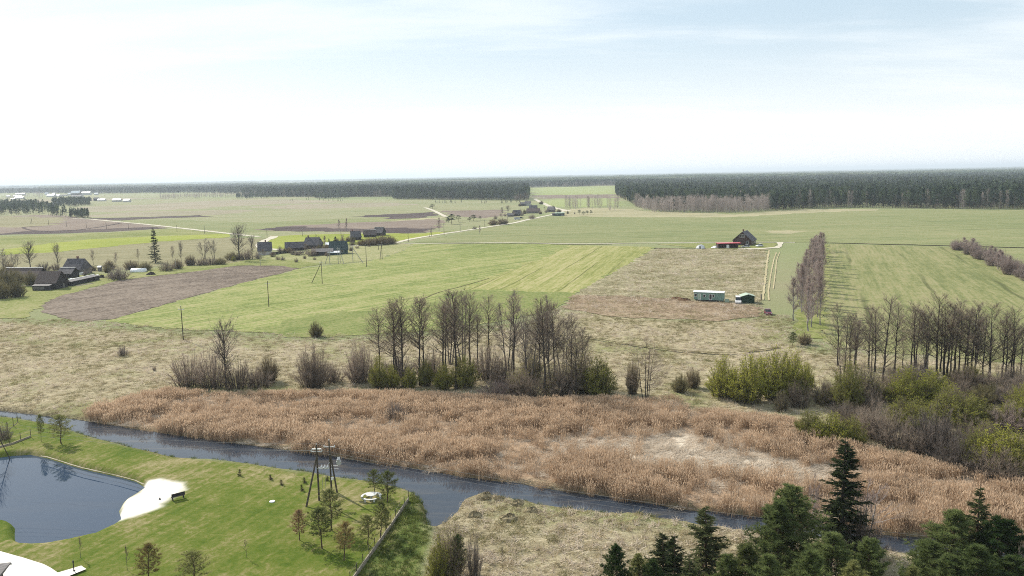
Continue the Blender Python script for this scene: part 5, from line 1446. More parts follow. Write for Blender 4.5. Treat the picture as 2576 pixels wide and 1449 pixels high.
# far-off settlement under the horizon
V9 = lambda x, y: K('L9', x, y)
for (x, y, w, hw, hr, rf, wl, nm) in [
        (480, 325, 190, 6, 9, 'roof_white', 'plaster', 'long white-roofed hall, upper left of the far settlement'), (195, 370, 70, 4, 7, 'roof_white', 'plaster', 'small white roof at the far left of the settlement'), (365, 370, 110, 4, 7, 'roof_white', 'plaster', 'white roof right of the leftmost small one'),
        (475, 372, 70, 4, 6, 'roof_white', 'plaster', 'small white roof below the long hall'), (455, 410, 190, 4, 7, 'roof_white', 'plaster', 'long low white roof in front of the settlement'), (310, 438, 80, 4, 6, 'roof_white', 'plaster', 'nearest small white roof at the settlement edge'),
        (1080, 310, 80, 5, 9, 'roof_white', 'plaster', 'small white roof in the middle of the settlement'), (1185, 362, 180, 5, 10, 'roof_white', 'plaster', 'brightest white barn roof in the settlement'), (1330, 353, 110, 4, 7, 'roof_white', 'plaster', 'low white roof right of the brightest barn'),
        (755, 212, 50, 8, 14, 'roof_white', 'plaster', 'lone white roof high up near the horizon'), (1250, 312, 60, 5, 8, 'roof_white', 'plaster', 'tiny white roof above the brightest barn'), (1755, 330, 200, 9, 17, 'roof_white', 'grey_wood', 'big domed pale hall at the right of the settlement'),
        (1620, 322, 100, 5, 9, 'roof_white', 'plaster', 'pale roof left of the big hall'), (1780, 368, 240, 4, 7, 'roof_grey', 'plaster', 'long grey row in front of the big hall'), (1990, 315, 190, 9, 12, 'roof_white', 'plaster', 'grey block right of the big hall'), (2220, 315, 80, 5, 8, 'roof_white', 'plaster', 'small pale roof right of the grey block'),
        (2345, 458, 170, 3, 6, 'roof_white', 'plaster', 'low white shed on the plain'), (2025, 452, 130, 5, 8, 'roof_dark', 'dark_wood', 'left of two dark barns on the plain'), (2225, 448, 110, 5, 8, 'roof_dark', 'dark_wood', 'right of two dark barns on the plain'),
        (1195, 620, 130, 4, 9, 'roof_grey', 'plaster', 'house with pale roof at the edge of the near pine copse'), (720, 545, 110, 4, 9, 'roof_grey', 'plaster', 'pale gabled house behind the near pine copse'), (1480, 345, 160, 4, 6, 'roof_grey', 'plaster', 'low grey sheds in the settlement middle')]:
    p = G(*V9(x, y))
    W_ = w * .1094 * mpp(p)
    house('farm_building', nm, 'building', p, W_, max(8, min(16, W_ * .5)), hw, hr, random.uniform(-8, 8), wl, rf)
for (x, y, w, nm) in [(1180, 420, 80, 'white low shed, left one beyond the dark strip'), (1280, 424, 60, 'white low shed, right one beyond the dark strip')]:
    p = G(*A_(x, y))
    house('farm_building', nm, 'building', p, w * .25 * mpp(p), 12, 4, 7, 2, 'plaster', 'roof_white')

# dark house on the right ------------------------------------------------------------------------------
V7 = lambda x, y: K('L7', x, y)
hp = G(*V7(1130, 350))
t = house('house', 'dark brown two-storey house with grey gable roof and chimney on the right', 'house', hp, 13, 10.4, 3.0, 7.7, 62, 'brown_wood', 'roof_dark', chim=(-2.5,), over=.6,
          win=(('l', -.9, 5.4, 1.0, 1.6), ('l', .0, 5.4, 1.0, 1.6), ('l', .9, 5.4, 1.0, 1.6), ('l', -3.0, 1.7, 1.5, 1.8), ('f', -5, 1.7, 1.3, 1.9), ('f', -2, 1.7, 1.3, 1.9), ('f', 1.5, 1.7, 1.3, 1.9), ('f', 5, 1.7, 1.3, 1.9)))
cp = G(*V7(910, 400))
t = thing('carport', 'open dark carport with long flat red roof in front of the dark house', 'carport', cp, R(1))
MB().prism([(-2.4, 2.72), (2.4, 2.85), (2.4, 2.97), (-2.4, 2.86)], 'x', -6.6, 6.6).obj('roof', M['roof_red'], t)
MB().box((0, 2.0, 1.45), (12.4, .15, 2.7)).box((-6.0, 0, 1.3), (.15, 4.0, 2.4)).box((4.2, 0, 1.3), (.15, 4.0, 2.4)).obj('wall', M['brown_wood'], t)
for x in (-6.3, -3.2, 0, 3.2, 6.3):
    MB().box((x, -2.2, 1.25), (.16, .16, 2.5)).obj('post', M['brown_wood'], t)
MB().box((-.8, -1.9, 1.0), (1.5, .1, 2.0)).obj('door', M['white'], t)
heap('junk_pile', 'pile of pale odds and ends at the left end of the red-roofed carport', 'pile', V7(735, 400), 5, 1.4, 'white_plastic', 8)

# green caravan and its yard
cb0, cb1 = G(*V7(440, 1118)), G(*V7(842, 1135))
d = cb1 - cb0
L, yaw = d.length, math.atan2(d.y, d.x)
t = thing('static_caravan', 'long mint-green static caravan with pale roof on the brown plot', 'caravan', (cb0 + cb1) / 2 + Vector((-math.sin(yaw), math.cos(yaw), 0)) * 1.6, yaw)
b = MB(); b.box((0, 0, 1.75), (L, 3.1, 2.5)); b.obj('body', M['mint'], t)
MB().prism([(-1.75, 2.95), (0, 3.3), (1.75, 2.95), (1.75, 3.04), (0, 3.42), (-1.75, 3.04)], 'x', -L / 2 - .25, L / 2 + .25).obj('roof', M['roof_white'], t)
MB().box((0, .0, .32), (L - .8, 2.2, .36)).obj('chassis', M['dark_wood'], t)
for x in (-.8, .8):
    for y in (-1.2, 1.2):
        MB().prism([(.36 * math.cos(a * math.pi / 6), .36 + .36 * math.sin(a * math.pi / 6)) for a in range(12)], 'y', y - .12, y + .12).obj('wheel', M['tyre'], t).location.x = x
for x, z, w, h in ((-4.15, 1.95, .95, 1.0), (-1.35, 1.85, .85, .95), (1.55, 1.9, .75, .9)):
    o = MB().box((x, -1.58, z), (w, .06, h)).obj('window', M['white'], t)
    MB().box((x, -1.62, z), (w - .2, .03, h - .2)).obj('pane', M['glass'], o)
for x, w, mt in ((-2.95, .95, 'roof_palegreen'), (.65, .95, 'glass')):
    o = MB().box((x, -1.58, 1.5), (w, .06, 1.95)).obj('door', M['white'], t)
    MB().box((x, -1.62, 1.55), (w - .26, .03, 1.65)).obj('pane', M[mt], o)
p = G(*V7(893, 1135))
t = thing('step_box', 'pale wooden step box at the right end of the caravan', 'steps', p, yaw)
MB().box((0, 0, .3), (1.3, 1.2, .6)).box((0, -.5, .7), (1.3, .08, .9)).obj('box', M['roof_palegreen'], t)
sp = G(*V7(1185, 1152))
t = house('garden_shed', 'small dark green shed with pale green roof right of the caravan', 'shed', sp + Vector((0, 1.6, 0)), 3.6, 4.0, 2.3, 2.9, 84, 'shed_green', 'roof_palegreen', door=('l', 0, 1.4, 1.9, 'shed_green'), over=.25)
p = G(*V7(1357, 1108))
MB().box((0, 0, .95), (.5, .35, 1.9)).box((0, 0, 1.95), (.62, .45, .1)).obj('post_box', M['log_wood']).location = p
o = D.objects['post_box']; o.name = 'wooden_post'; tag(o, 'thick wooden post with cap right of the green shed', 'post')

# cars -------------------------------------------------------------------------------------------------
def car(label, base, yaw, paint, L=4.3, W=1.8, Hh=1.5, van=False, cat='car'):
    p = base if isinstance(base, Vector) else G(*base)
    t = thing('parked_van' if van else 'parked_car', label, cat, p, R(yaw))
    l = L / 2
    if van:
        lo = [(-l, .35), (l, .35), (l, .95), (l * .72, 1.15), (-l, 1.15)]
        up = [(-l, 1.15), (l * .72, 1.15), (l * .38, Hh), (-l * .96, Hh)]
    else:
        lo = [(-l, .35), (l, .30), (l, .72), (l * .45, .92), (-l * .55, .95), (-l, .88)]
        up = [(-l * .86, .93), (l * .40, .90), (l * .02, Hh), (-l * .58, Hh)]
    b = MB().prism(lo, 'y', -W / 2, W / 2)
    b.prism([(x, z) for x, z in lo], 'y', -W / 2 + .02, W / 2 - .02)
    MB().prism(lo, 'y', -W / 2, W / 2).obj('body', M[paint], t)
    g = MB()
    y0, y1 = W / 2 - .04, W / 2 - .20
    V = [(up[0][0], -y0, up[0][1]), (up[1][0], -y0, up[1][1]), (up[2][0], -y1, up[2][1]), (up[3][0], -y1, up[3][1])]
    V += [(x, -y, z) for x, y, z in V]
    g.add(V, [(0, 1, 2, 3), (7, 6, 5, 4), (1, 5, 6, 2), (0, 3, 7, 4)]).obj('windows', M['glass'], t)
    MB().box(((up[2][0] + up[3][0]) / 2, 0, Hh + .03), (up[2][0] - up[3][0] + .1, y1 * 2 + .06, .07)).obj('roof', M[paint], t)
    for x in (-l * .62, l * .62):
        for y in (-W / 2 + .06, W / 2 - .06):
            w = MB().prism([(.33 * math.cos(a * math.pi / 6), .33 + .33 * math.sin(a * math.pi / 6)) for a in range(12)], 'y', y - .11, y + .11).obj('wheel', M['tyre'], t)
            w.location.x = x
            MB().prism([(.19 * math.cos(a * math.pi / 6), .33 + .19 * math.sin(a * math.pi / 6)) for a in range(12)], 'y', y - .125, y + .125).obj('rim', M['steel'], w)
    for y in (-W * .36, W * .36):
        MB().box((l + .01, y, .66), (.05, .34, .16)).obj('headlight', M['lamp_glass'], t)
    return t
car('dark red car with its windscreen towards the viewer on the grass below the green shed', V7(1450, 1302), -98, 'paint_red', 4.0, 1.8, 1.5)
car('white van facing the viewer between caravan and green shed', V7(1042, 1150), -103, 'paint_white', 4.6, 1.8, 2.1, True, 'van')
car('silver estate car parked beside the dark house', V7(1145, 392), 172, 'paint_silver', 4.6, 1.85, 1.55)
car('small white car on the drive right of the dark house', V7(1333, 380), 200, 'paint_white', 4.0, 1.75, 1.5)
car('white pickup by the left hamlet house', V2(640, 860), 10, 'paint_white', 6, 2.2, 2.2, True, 'van')
car('dark car behind the white pickup in the hamlet', V2(740, 830), 10, 'paint_blue', 4.3, 1.8, 1.5)

# poles and wires ---------------------------------------------------------------------------------------
def pole(label, base, top, strut=None, mat='pole', r=.14, ins=2, group=None, name='utility_pole', strut_at=.9):
    p = G(*base)
    if p.y < 260:
        p.z = zt(p.x, p.y)
    h = ztop(base[0], top, p.y) - p.z
    t = thing(name, label, 'pole', p, 0, group)
    MB().tube([(0, 0, -.3), (0, 0, h)], [r, r * .72], 8).obj('post', M[mat], t)
    if ins:
        c = MB().box((0, 0, h - .9), (1.5, .10, .10)).obj('crossarm', M['steel'], t)
        for x in (-.7, .7, 0)[:ins + 1]:
            z = h - .85 if x else h
            MB().tube([(x, 0, z), (x, 0, z + .13), (x, 0, z + .2)], [.03, .07, .04], 6).obj('insulator', M['porcelain'], c)
    if strut:
        q = G(*strut)
        if q.y < 260:
            q.z = zt(q.x, q.y)
        q -= p
        MB().tube([(q.x, q.y, q.z - .3), (0, 0, h * strut_at)], [r * .95, r * .75], 8).obj('strut', M[mat], t)
    return t, p, h
PG = 'wooden poles crossing the light green field'
pole('nearest single wooden pole, standing in the pale meadow with its shadow to the right', K('E', 1845, 520), K('E', 0, 183)[1], group=PG)
pole('second single wooden pole, in the light green field', K('F', 130, 192), 707, group=PG)
pole('wooden pole with a long slanting strut in the light green field', K('B', 667, 1246), K('B', 0, 1010)[1], K('B', 555, 1242), group=PG)
pole('single wooden pole left of the A-frame in the light green field', K('B', 1113, 1076), K('B', 0, 850)[1], group=PG)
pole('wooden A-frame pole with pale cap in the light green field', K('B', 1270, 1002), K('B', 0, 832)[1], K('B', 1246, 1012), group=PG, strut_at=.98)
for (x, y, tp, st, nm) in [(744, 1050, 905, (692, 1045), 'pale concrete pole with strut to the left by the dark green cottage'), (829, 1046, 875, None, 'tall pale concrete pole in the middle by the dark green cottage'), (848, 1035, 890, (885, 1045), 'pale concrete pole with strut to the right by the dark green cottage'),
                           (976, 1030, 860, (1085, 1042), 'pale concrete pole with a far-reaching strut')]:
    pole(nm, K('B', x, y), K('B', 0, tp)[1], K('B', *st) if st else None, 'pole_pale', .15, 1, 'pale concrete poles by the village')
far = [('A', 322, 640, 588, (305, 640)), ('A', 490, 652, 600, None), ('A', 670, 672, 608, None), ('A', 870, 682, 620, None), ('A', 1072, 697, 627, None), ('A', 1293, 690, 640, None), ('A', 1782, 724, 655, None), ('A', 2060, 743, 662, None), ('A', 2368, 768, 678, None),
       ('B', 112, 767, 685, None), ('B', 467, 768, 680, None), ('B', 857, 786, 700, None), ('B', 1292, 750, 668, None)]
for i, (k, x, y, tp, st) in enumerate(far):
    pole(f'thin far pole, {ordw(i)} from the left in the line along the farm road', K(k, x, y), K(k, 0, tp)[1], K(k, *st) if st else None, r=.16, ins=1, group='poles along the farm road')
for i, (x, y, tp, st) in enumerate([(1233, 905, 835, None), (1533, 826, 722, None), (1766, 768, 668, (1745, 772)), (1893, 757, 635, None), (2055, 720, 620, None), (2303, 680, 600, None), (2530, 640, 570, None)]):
    pole(f'thin roadside pole, {ordw(i)} from the left along the road to the hamlet', K('B', x, y), K('B', 0, tp)[1], K('B', *st) if st else None, r=.15, ins=1, group='poles along the road to the hamlet')
pole('thin pole at the right edge of the ploughed field', K('B', 45, 1068), K('B', 0, 960)[1], None, 'pole_pale', .1, 0)
pole('thin pole between the hedge and the ploughed field', A_(1772, 1112), A_(0, 985)[1], None, 'pole_pale', .1, 0)
# the two big A-frames on the lawn
t1, p1, h1 = pole('left A-frame of dark round poles on the lawn, carrying the wires', K('L2', 1066, 690), K('L2', 0, 130)[1], K('L2', 930, 757), r=.14, ins=2, group='A-frame poles on the lawn', strut_at=.80, name='power_pole')
t2, p2, h2 = pole('right A-frame of poles with a grey transformer on the lawn', K('L2', 1190, 600), K('L2', 0, 85)[1], K('L2', 1249, 612), r=.13, ins=2, group='A-frame poles on the lawn', strut_at=.86, name='power_pole')
b = MB().tube([(0, 0, 0), (0, 0, .75)], .24, 10).tube([(0, 0, .75), (0, 0, .82)], [.26, .20], 10).box((.0, .0, .3), (.62, .30, .42))
tr = b.obj('transformer', M['steel'], t2); tr.location = (1.15, .1, h2 * .52)
for x in (-.14, 0, .14):
    MB().tube([(x, 0, .8), (x, 0, 1.0), (x, 0, 1.06)], [.05, .06, .03], 6).obj('bushing', M['porcelain'], tr)
MB().box((.6, .05, h2 * .5), (1.0, .08, .08)).box((.6, .05, h2 * .5 - .4), (1.0, .06, .06)).obj('bracket', M['steel'], t2)
MB().box((.25, -.25, 1.9), (.32, .22, .34)).obj('switch_box', M['white'], t2)
s = MB().box((.75, -.1, h1 * .58), (1.5, .10, .10)).box((.75, .25, h1 * .58), (1.5, .10, .10)).box((.8, .1, h1 * .58 + .1), (.10, .7, .08)).box((1.3, .1, h1 * .58 + .1), (.10, .7, .08)).tube([(1.1, 0, h1 * .58 + .1), (1.6, .2, h1 * .58 + .75)], .03, 5).obj('switch_platform', M['steel'], t1)
for x in (.5, .9, 1.3):
    for y in (-.15, .3):
        MB().tube([(x, y, h1 * .58 + .05), (x, y, h1 * .58 + .22), (x, y, h1 * .58 + .36)], [.05, .08, .04], 6).obj('insulator', M['porcelain'], s)
for x in (.55, .95):
    MB().tube([(x, 0, 0), (x, 0, h1 * .58)], .022, 5).obj('control_rod', M['pole_pale'], t1)
MB().box((.0, .0, h1 - .55), (1.2, .12, .12)).obj('crossarm', M['white'], t1)
def wire(label, pts, sag=1.2):
    P = []
    for a, b in zip(pts[:-1], pts[1:]):
        a, b = Vector(a), Vector(b)
        for i in range(15):
            q = i / 14
            v = a.lerp(b, q); v.z -= sag * 4 * q * (1 - q)
            P.append(tuple(v))
    o = MB().tube(P, .012, 4).obj('power_line', M['wire'])
    tag(o, label, 'wire', 'overhead wires above the river')
top = p1 + Vector((0, 0, h1))
lft = G(-120, 1046, 8.5)
rgt = G(2420, 1360, 2.5)
for dx, dz, nm in ((0, .15, 'uppermost overhead wire running over the river past the A-frame poles'), (-.7, -.75, 'overhead wire on the left insulator, running over the river'), (.7, -.75, 'overhead wire on the right insulator, running over the river')):
    wire(nm, [lft + Vector((dx, dx, dz)), top + Vector((dx, 0, dz)), rgt + Vector((dx, dx, dz))])

# things on the lawn ------------------------------------------------------------------------------------
p = G(*K('L2', 1590, 672)); p.z = zt(p.x, p.y)
t = thing('picnic_table', 'round white picnic table with curved benches under the pine pair', 'table', p)
def disc(r0, z0, z1, n=20):
    return MB().tube([(0, 0, z0), (0, 0, z1)], r0, n)
disc(.85, .70, .77).obj('table_top', M['table_white'], t)
disc(.16, 0, .70, 10).obj('pedestal', M['table_white'], t)
for k in range(3):
    a0 = k * 2 * math.pi / 3 + .5
    b = MB()
    an = [a0 + .75 * (i / 6 - .5) * 2 for i in range(7)]
    V, F = [], []
    for a in an:
        for rr, z in ((1.25, .40), (1.62, .40), (1.62, .47), (1.25, .47)):
            V.append((rr * math.cos(a), rr * math.sin(a), z))
    for i in range(6):
        for j in range(4):
            F.append((i * 4 + j, i * 4 + (j + 1) % 4, i * 4 + 4 + (j + 1) % 4, i * 4 + 4 + j))
    F += [(0, 1, 2, 3), (24, 27, 26, 25)]
    o = b.add(V, F).obj('bench_seat', M['table_white'], t)
    for a in (an[1], an[5]):
        MB().box((1.43 * math.cos(a), 1.43 * math.sin(a), .2), (.22, .22, .40)).obj('leg', M['table_white'], o)
t.scale = (.85, .85, .9)
p = G(*K('L1', 1512, 795)); p.z = zt(p.x, p.y)
t = thing('park_bench', 'dark wooden bench with backrest at the edge of the white sand', 'bench', p, R(38))
MB().box((0, 0, .43), (1.7, .42, .06)).obj('seat', M['dark_wood'], t)
MB().box((0, -.24, .72), (1.7, .06, .42)).obj('backrest', M['dark_wood'], t)
for x in (-.7, .7):
    MB().box((x, 0, .20), (.10, .40, .40)).obj('leg', M['dark_wood'], t)
p = G(*K('L2', 593, 706)); p.z = zt(p.x, p.y)
o = MB().tube([(0, 0, -.1), (0, 0, .10), (0, 0, .13)], [.36, .36, .30], 18).obj('well_cover', M['white']); o.location = p
tag(o, 'round white well cover lying alone in the lawn', 'cover')
o = heap('stone', 'small grey stone on the white sand', 'stone', K('L1', 1357, 800), .35, .25, 'roof_grey', 12)
p = G(*K('L1', 628, 1405), .13)
t = thing('garden_lamp', 'short dark post lamp on the pale paved spur by the terrace', 'lamp', p)
MB().tube([(0, 0, 0), (0, 0, .95)], .05, 8).box((0, 0, .02), (.2, .2, .04)).obj('post', M['dark_wood'], t)
MB().tube([(0, 0, .95), (0, 0, 1.15), (0, 0, 1.2)], [.09, .09, .03], 8).obj('lamp_head', M['glass'], t)
def fence(name, label, pts, n, ph=1.5, board=.35, mat='log_wood'):
    P = [G(*q) for q in pts]
    for q in P:
        q.z = zt(q.x, q.y)
    t = thing(name, label, 'fence', P[0])
    a = P[0]
    b = MB()
    for u, v in zip(P[:-1], P[1:]):
        d = v - u; L = d.length
        yaw = math.atan2(d.y, d.x)
        m = max(1, int(L / 2.4))
        for i in range(m):
            c = u.lerp(v, (i + .5) / m) - a
            c.z = zt(c.x + a.x, c.y + a.y) - a.z
            b.box((c.x, c.y, c.z + board * .35), (L / m - .01, .10, board), rz=yaw + .01 * ((i % 3) - 1))
    b.obj('base_board', M[mat], t)
    tot = sum((v - u).length for u, v in zip(P[:-1], P[1:]))
    for i in range(n):
        s = tot * i / (n - 1)
        for u, v in zip(P[:-1], P[1:]):
            L = (v - u).length
            if s <= L + 1e-6:
                c = u.lerp(v, min(1, s / L)) - a
                c.z = zt(c.x + a.x, c.y + a.y) - a.z
                MB().tube([(c.x, c.y, c.z - .2), (c.x, c.y, c.z + ph)], .045, 6).obj('post', M['pole'], t)
                break
            s -= L
    for z in (.7, 1.3):
        MB().tube([((q - a).x, (q - a).y, (q - a).z + z) for q in P], .008, 3).obj('strand', M['wire'], t)
    return t
fence('lawn_fence', 'low weathered board fence with thin posts slanting down beside the inlet', [K('L2', 1965, 695), K('L2', 1790, 960), K('L2', 1640, 1170), K('L2', 1440, 1452), K('L2', 1380, 1540)], 12, board=.6)
fence('lawn_fence', 'board fence with posts by the pond at the left edge', [K('L1', -250, 430), K('L1', 0, 358), K('L1', 110, 330), K('L1', 262, 270)], 6)
fence('wire_fence', 'row of thin posts by the river at the left edge', [K('L1', -60, 300), K('L1', 20, 250), K('L1', 130, 165), K('L1', 150, 140)], 5, 1.6, .05, 'pole')
# corner of a building at the lower left
c = G(*K('L1', 15, 1440), 0.1)
e = G(*K('L1', 93, 1340), 3.3)
t = thing('pavilion', 'grey-roofed building corner standing on the terrace at the lower left', 'building', (e.x, e.y, .13), R(14))
MB().box((-3.2, -3.3, 1.5), (5.2, 5.4, 3.0)).obj('wall', M['brown_wood'], t)
MB().prism([(-6.6, 3.0), (0, 3.15), (0, 3.27), (-6.6, 3.55)], 'x', -6.8, 0).obj('roof', M['roof_grey'], t)
MB().box((-3.4, .06, 3.1), (6.9, .10, .22)).obj('fascia', M['white'], t)
# mounds and turf clumps on the near bank
for i, (x, y, w, h) in enumerate([(830, 850, 3.0, .6), (480, 830, 2.2, .5), (1060, 770, 2.6, .5), (590, 640, 2.4, .6), (920, 700, 2.2, .5), (740, 650, 2.0, .4)]):
    heap('turf_clump', ('dark', 'ragged', 'broad', 'topmost', 'straw-topped', 'small')[i] + f' turf clump on the near bank, {ordw(i)} largest along the water', 'turf clump', K('L3', x, y), w, h, 'turf', 20 + i)
# ------------------------------------------------------------------ masses nobody could count: reeds, straw, woods
LIB = {}
def libobj(key, mesh):
    o = D.objects.new('lib_' + key, mesh)
    LIB[key] = o
    return o
def coll(name, keys):
    c = D.collections.new(name)
    for k in keys:
        c.objects.link(LIB[k])
    return c
def scatter(name, pts, rot, scl, idx, collection):
    me = D.meshes.new(name)
    n = len(pts)
    me.vertices.add(n)
    me.vertices.foreach_set('co', np.asarray(pts, np.float32).ravel())
    me.attributes.new('rot', 'FLOAT_VECTOR', 'POINT').data.foreach_set('vector', np.asarray(rot, np.float32).ravel())
    me.attributes.new('scl', 'FLOAT_VECTOR', 'POINT').data.foreach_set('vector', np.asarray(scl, np.float32).ravel())
    me.attributes.new('idx', 'INT', 'POINT').data.foreach_set('value', np.asarray(idx, np.int32))
    o = D.objects.new(name, me)
    C.objects.link(o)
    g = D.node_groups.new(name + '_nodes', 'GeometryNodeTree')
    g.interface.new_socket('Geometry', in_out='INPUT', socket_type='NodeSocketGeometry')
    g.interface.new_socket('Geometry', in_out='OUTPUT', socket_type='NodeSocketGeometry')
    gi, go = g.nodes.new('NodeGroupInput'), g.nodes.new('NodeGroupOutput')
    ip = g.nodes.new('GeometryNodeInstanceOnPoints')
    ci = g.nodes.new('GeometryNodeCollectionInfo')
    ci.inputs['Collection'].default_value = collection
    ci.inputs['Separate Children'].default_value = True
    ci.inputs['Reset Children'].default_value = True
    def na(nm, ty):
        a = g.nodes.new('GeometryNodeInputNamedAttribute')
        a.data_type = ty
        a.inputs['Name'].default_value = nm
        return [s for s in a.outputs if s.enabled and s.name == 'Attribute'][0]
    l = g.links
    l.new(gi.outputs[0], ip.inputs['Points'])
    l.new(ci.outputs[0], ip.inputs['Instance'])
    ip.inputs['Pick Instance'].default_value = True
    l.new(na('idx', 'INT'), ip.inputs['Instance Index'])
    l.new(na('rot', 'FLOAT_VECTOR'), ip.inputs['Rotation'])
    l.new(na('scl', 'FLOAT_VECTOR'), ip.inputs['Scale'])
    l.new(ip.outputs[0], go.inputs[0])
    md = o.modifiers.new('scatter', 'NODES')
    md.node_group = g
    return tag(o, kind='stuff')

# reed clumps
def reed_clump(seed, n=34, h=1.95, lodged=False):
    r = np.random.default_rng(seed)
    b = MB()
    base = np.stack([r.normal(0, .38, n), r.normal(0, .38, n), np.zeros(n)], 1)
    if lodged:
        d = nrm(np.stack([r.normal(.9, .35, n), r.normal(.1, .45, n), r.uniform(.05, .4, n)], 1))
    else:
        d = nrm(np.stack([r.normal(.10, .12, n), r.normal(0, .12, n), np.ones(n)], 1))
    L = h * r.uniform(.65, 1.1, n)
    b.tris(blades(r, base, d, L, .045), 0)
    if not lodged:
        tip = base + d * (L * .86)[:, None]
        b.tris(blades(r, tip, nrm(d + rvec(r, n) * .35 + np.array((.25, 0, 0))), r.uniform(.25, .42, n), .11), 1)
        k = n // 2
        mid = base[:k] + d[:k] * (L[:k] * r.uniform(.2, .7, k))[:, None]
        b.tris(blades(r, mid, nrm(d[:k] + rvec(r, k) * .9), r.uniform(.25, .5, k), .05), 0)
    return b.mesh('reed_clump', [M['reed'] if not lodged else M['straw_pale'], M['reed_plume']])
for i in range(4):
    libobj('a_reed%d' % i, reed_clump(500 + i))
for i in range(2):
    libobj('a_reedlow%d' % i, reed_clump(510 + i, 46, 1.7, True))
C_REED = coll('reed_library', ['a_reed0', 'a_reed1', 'a_reed2', 'a_reed3', 'a_reedlow0', 'a_reedlow1'])
x, y = sample(reed_poly, 2.0, 1)
keep = (np.abs(x) < 175) & (y > 60)
lod = sm(sdist(x, y, lodged_poly) + (fnoise(x, y, 4, 70) - .5) * 10, -7, 4) > np.random.default_rng(8).random(len(x))
dens = fnoise(x * .45, y * 1.1, 6.5, 71)
gp = np.array(gap_line)
gd = np.min([np.hypot(x - (gp[i] * (1 - s) + gp[i + 1] * s)[0], y - (gp[i] * (1 - s) + gp[i + 1] * s)[1]) for i in range(len(gp) - 1) for s in np.linspace(0, 1, 8)], 0)
rs = np.random.default_rng(3)
keep &= gd > .9
keep &= sdist(x, y, river_poly) < -.2
pale = (dens < .47) & ~lod
keep &= ~(pale & (rs.random(len(x)) < .55))
x, y, lod, dens, pale = x[keep], y[keep], lod[keep], dens[keep], pale[keep]
n = len(x)
pale2 = pale & (rs.random(n) < .6)
idx = np.where(lod | pale2, 4 + rs.integers(0, 2, n), rs.integers(0, 4, n))
wind = (fnoise(x, y, 9, 72) - .5) * 3.0
rot = np.stack([rs.normal(0, .08, n), rs.normal(.06, .10, n), np.where(lod, wind + rs.normal(0, .35, n), rs.uniform(0, 6.28, n))], 1)
hs = (.72 + .42 * dens) * rs.uniform(.75, 1.25, n)
edge = np.where(sdist(x, y, river_poly) > -5, 1.0, np.clip((sdist(x, y, reed_poly)) / 4, .45, 1))
scl = np.stack([np.ones(n), np.ones(n), hs * edge], 1)
scatter('reed_bed', np.stack([x, y, zts(x, y) - .03], 1), rot, scl, idx, C_REED)

# straw and grass tufts of the meadows
def tuft_mesh(seed, mt, n=16, L=.55, lie=.35, sp=.25):
    r = np.random.default_rng(seed)
    base = np.stack([r.normal(0, sp, n), r.normal(0, sp, n), np.zeros(n)], 1)
    d = nrm(np.stack([r.normal(.7, .5, n), r.normal(0, .5, n), np.abs(r.normal(lie, .25, n))], 1))
    return MB().tris(blades(r, base, d, L * r.uniform(.6, 1.3, n), .055)).mesh('straw_tuft', [M[mt]])
for i, mt in enumerate(('straw', 'straw', 'straw_pale', 'straw_green')):
    libobj('b_tuft%d' % i, tuft_mesh(520 + i, mt, 18, .62 if i < 3 else .5, .30))
C_TUFT = coll('straw_library', ['b_tuft%d' % i for i in range(4)])
upper = gpoly([(-260, 796), (200, 804), (420, 823), (760, 841), (945, 837), (1300, 814), (1420, 768), (1700, 796), (1990, 792), (2050, 860), (2576, 915), (2800, 950), (2800, 1240), (2576, 1238), (2350, 1184), (2200, 1148), (2100, 1108), (1990, 1060),
                (1850, 1034), (1735, 1020), (1700, 996), (1480, 998), (1150, 990), (760, 984), (430, 976), (300, 1002), (215, 1044), (0, 1030), (-260, 1003)])
lower = gpoly([(q[0], q[1] + 2) for q in INLET_R] + [(2900, 1700), (1050, 1700), (1090, 1340)])
P, RT_, SC, IX = [], [], [], []
heathp = gpoly([(1655, 626), (1925, 627), (1915, 775), (1940, 800), (1700, 802), (1420, 775), (1445, 742), (1560, 690)])
for poly, den, sd in ((upper, 1.05, 11), (lower, 2.6, 12), (heathp, .42, 13)):
    x, y = sample(poly, den, sd)
    k = (np.abs(x) < 170) & ((y < 250) | (sd == 13)) & (y > 58)
    x, y = x[k], y[k]
    n = len(x)
    rs = np.random.default_rng(sd)
    gn = fnoise(x, y, 9, 80)
    u = rs.random(n)
    idx = np.where(gn > .60, np.where(u < .6, 3, 0), np.where(gn < .42, np.where(u < .7, 2, 1), np.where(u < .2, 3, np.where(u < .45, 2, 0))))
    wd = (fnoise(x, y, 12, 81) - .5) * 4
    P.append(np.stack([x, y, zts(x, y) - .02], 1))
    RT_.append(np.stack([np.zeros(n), np.zeros(n), wd + rs.normal(0, .6, n)], 1))
    s = rs.uniform(.7, 1.35, n) * (.75 + .6 * fnoise(x, y, 3, 82))
    s = s * (1.5 if sd == 13 else 1.0)
    SC.append(np.stack([s, s, s * rs.uniform(.5, 1.2, n)], 1))
    IX.append(idx)
scatter('dry_grass', np.concatenate(P), np.concatenate(RT_), np.concatenate(SC), np.concatenate(IX), C_TUFT)
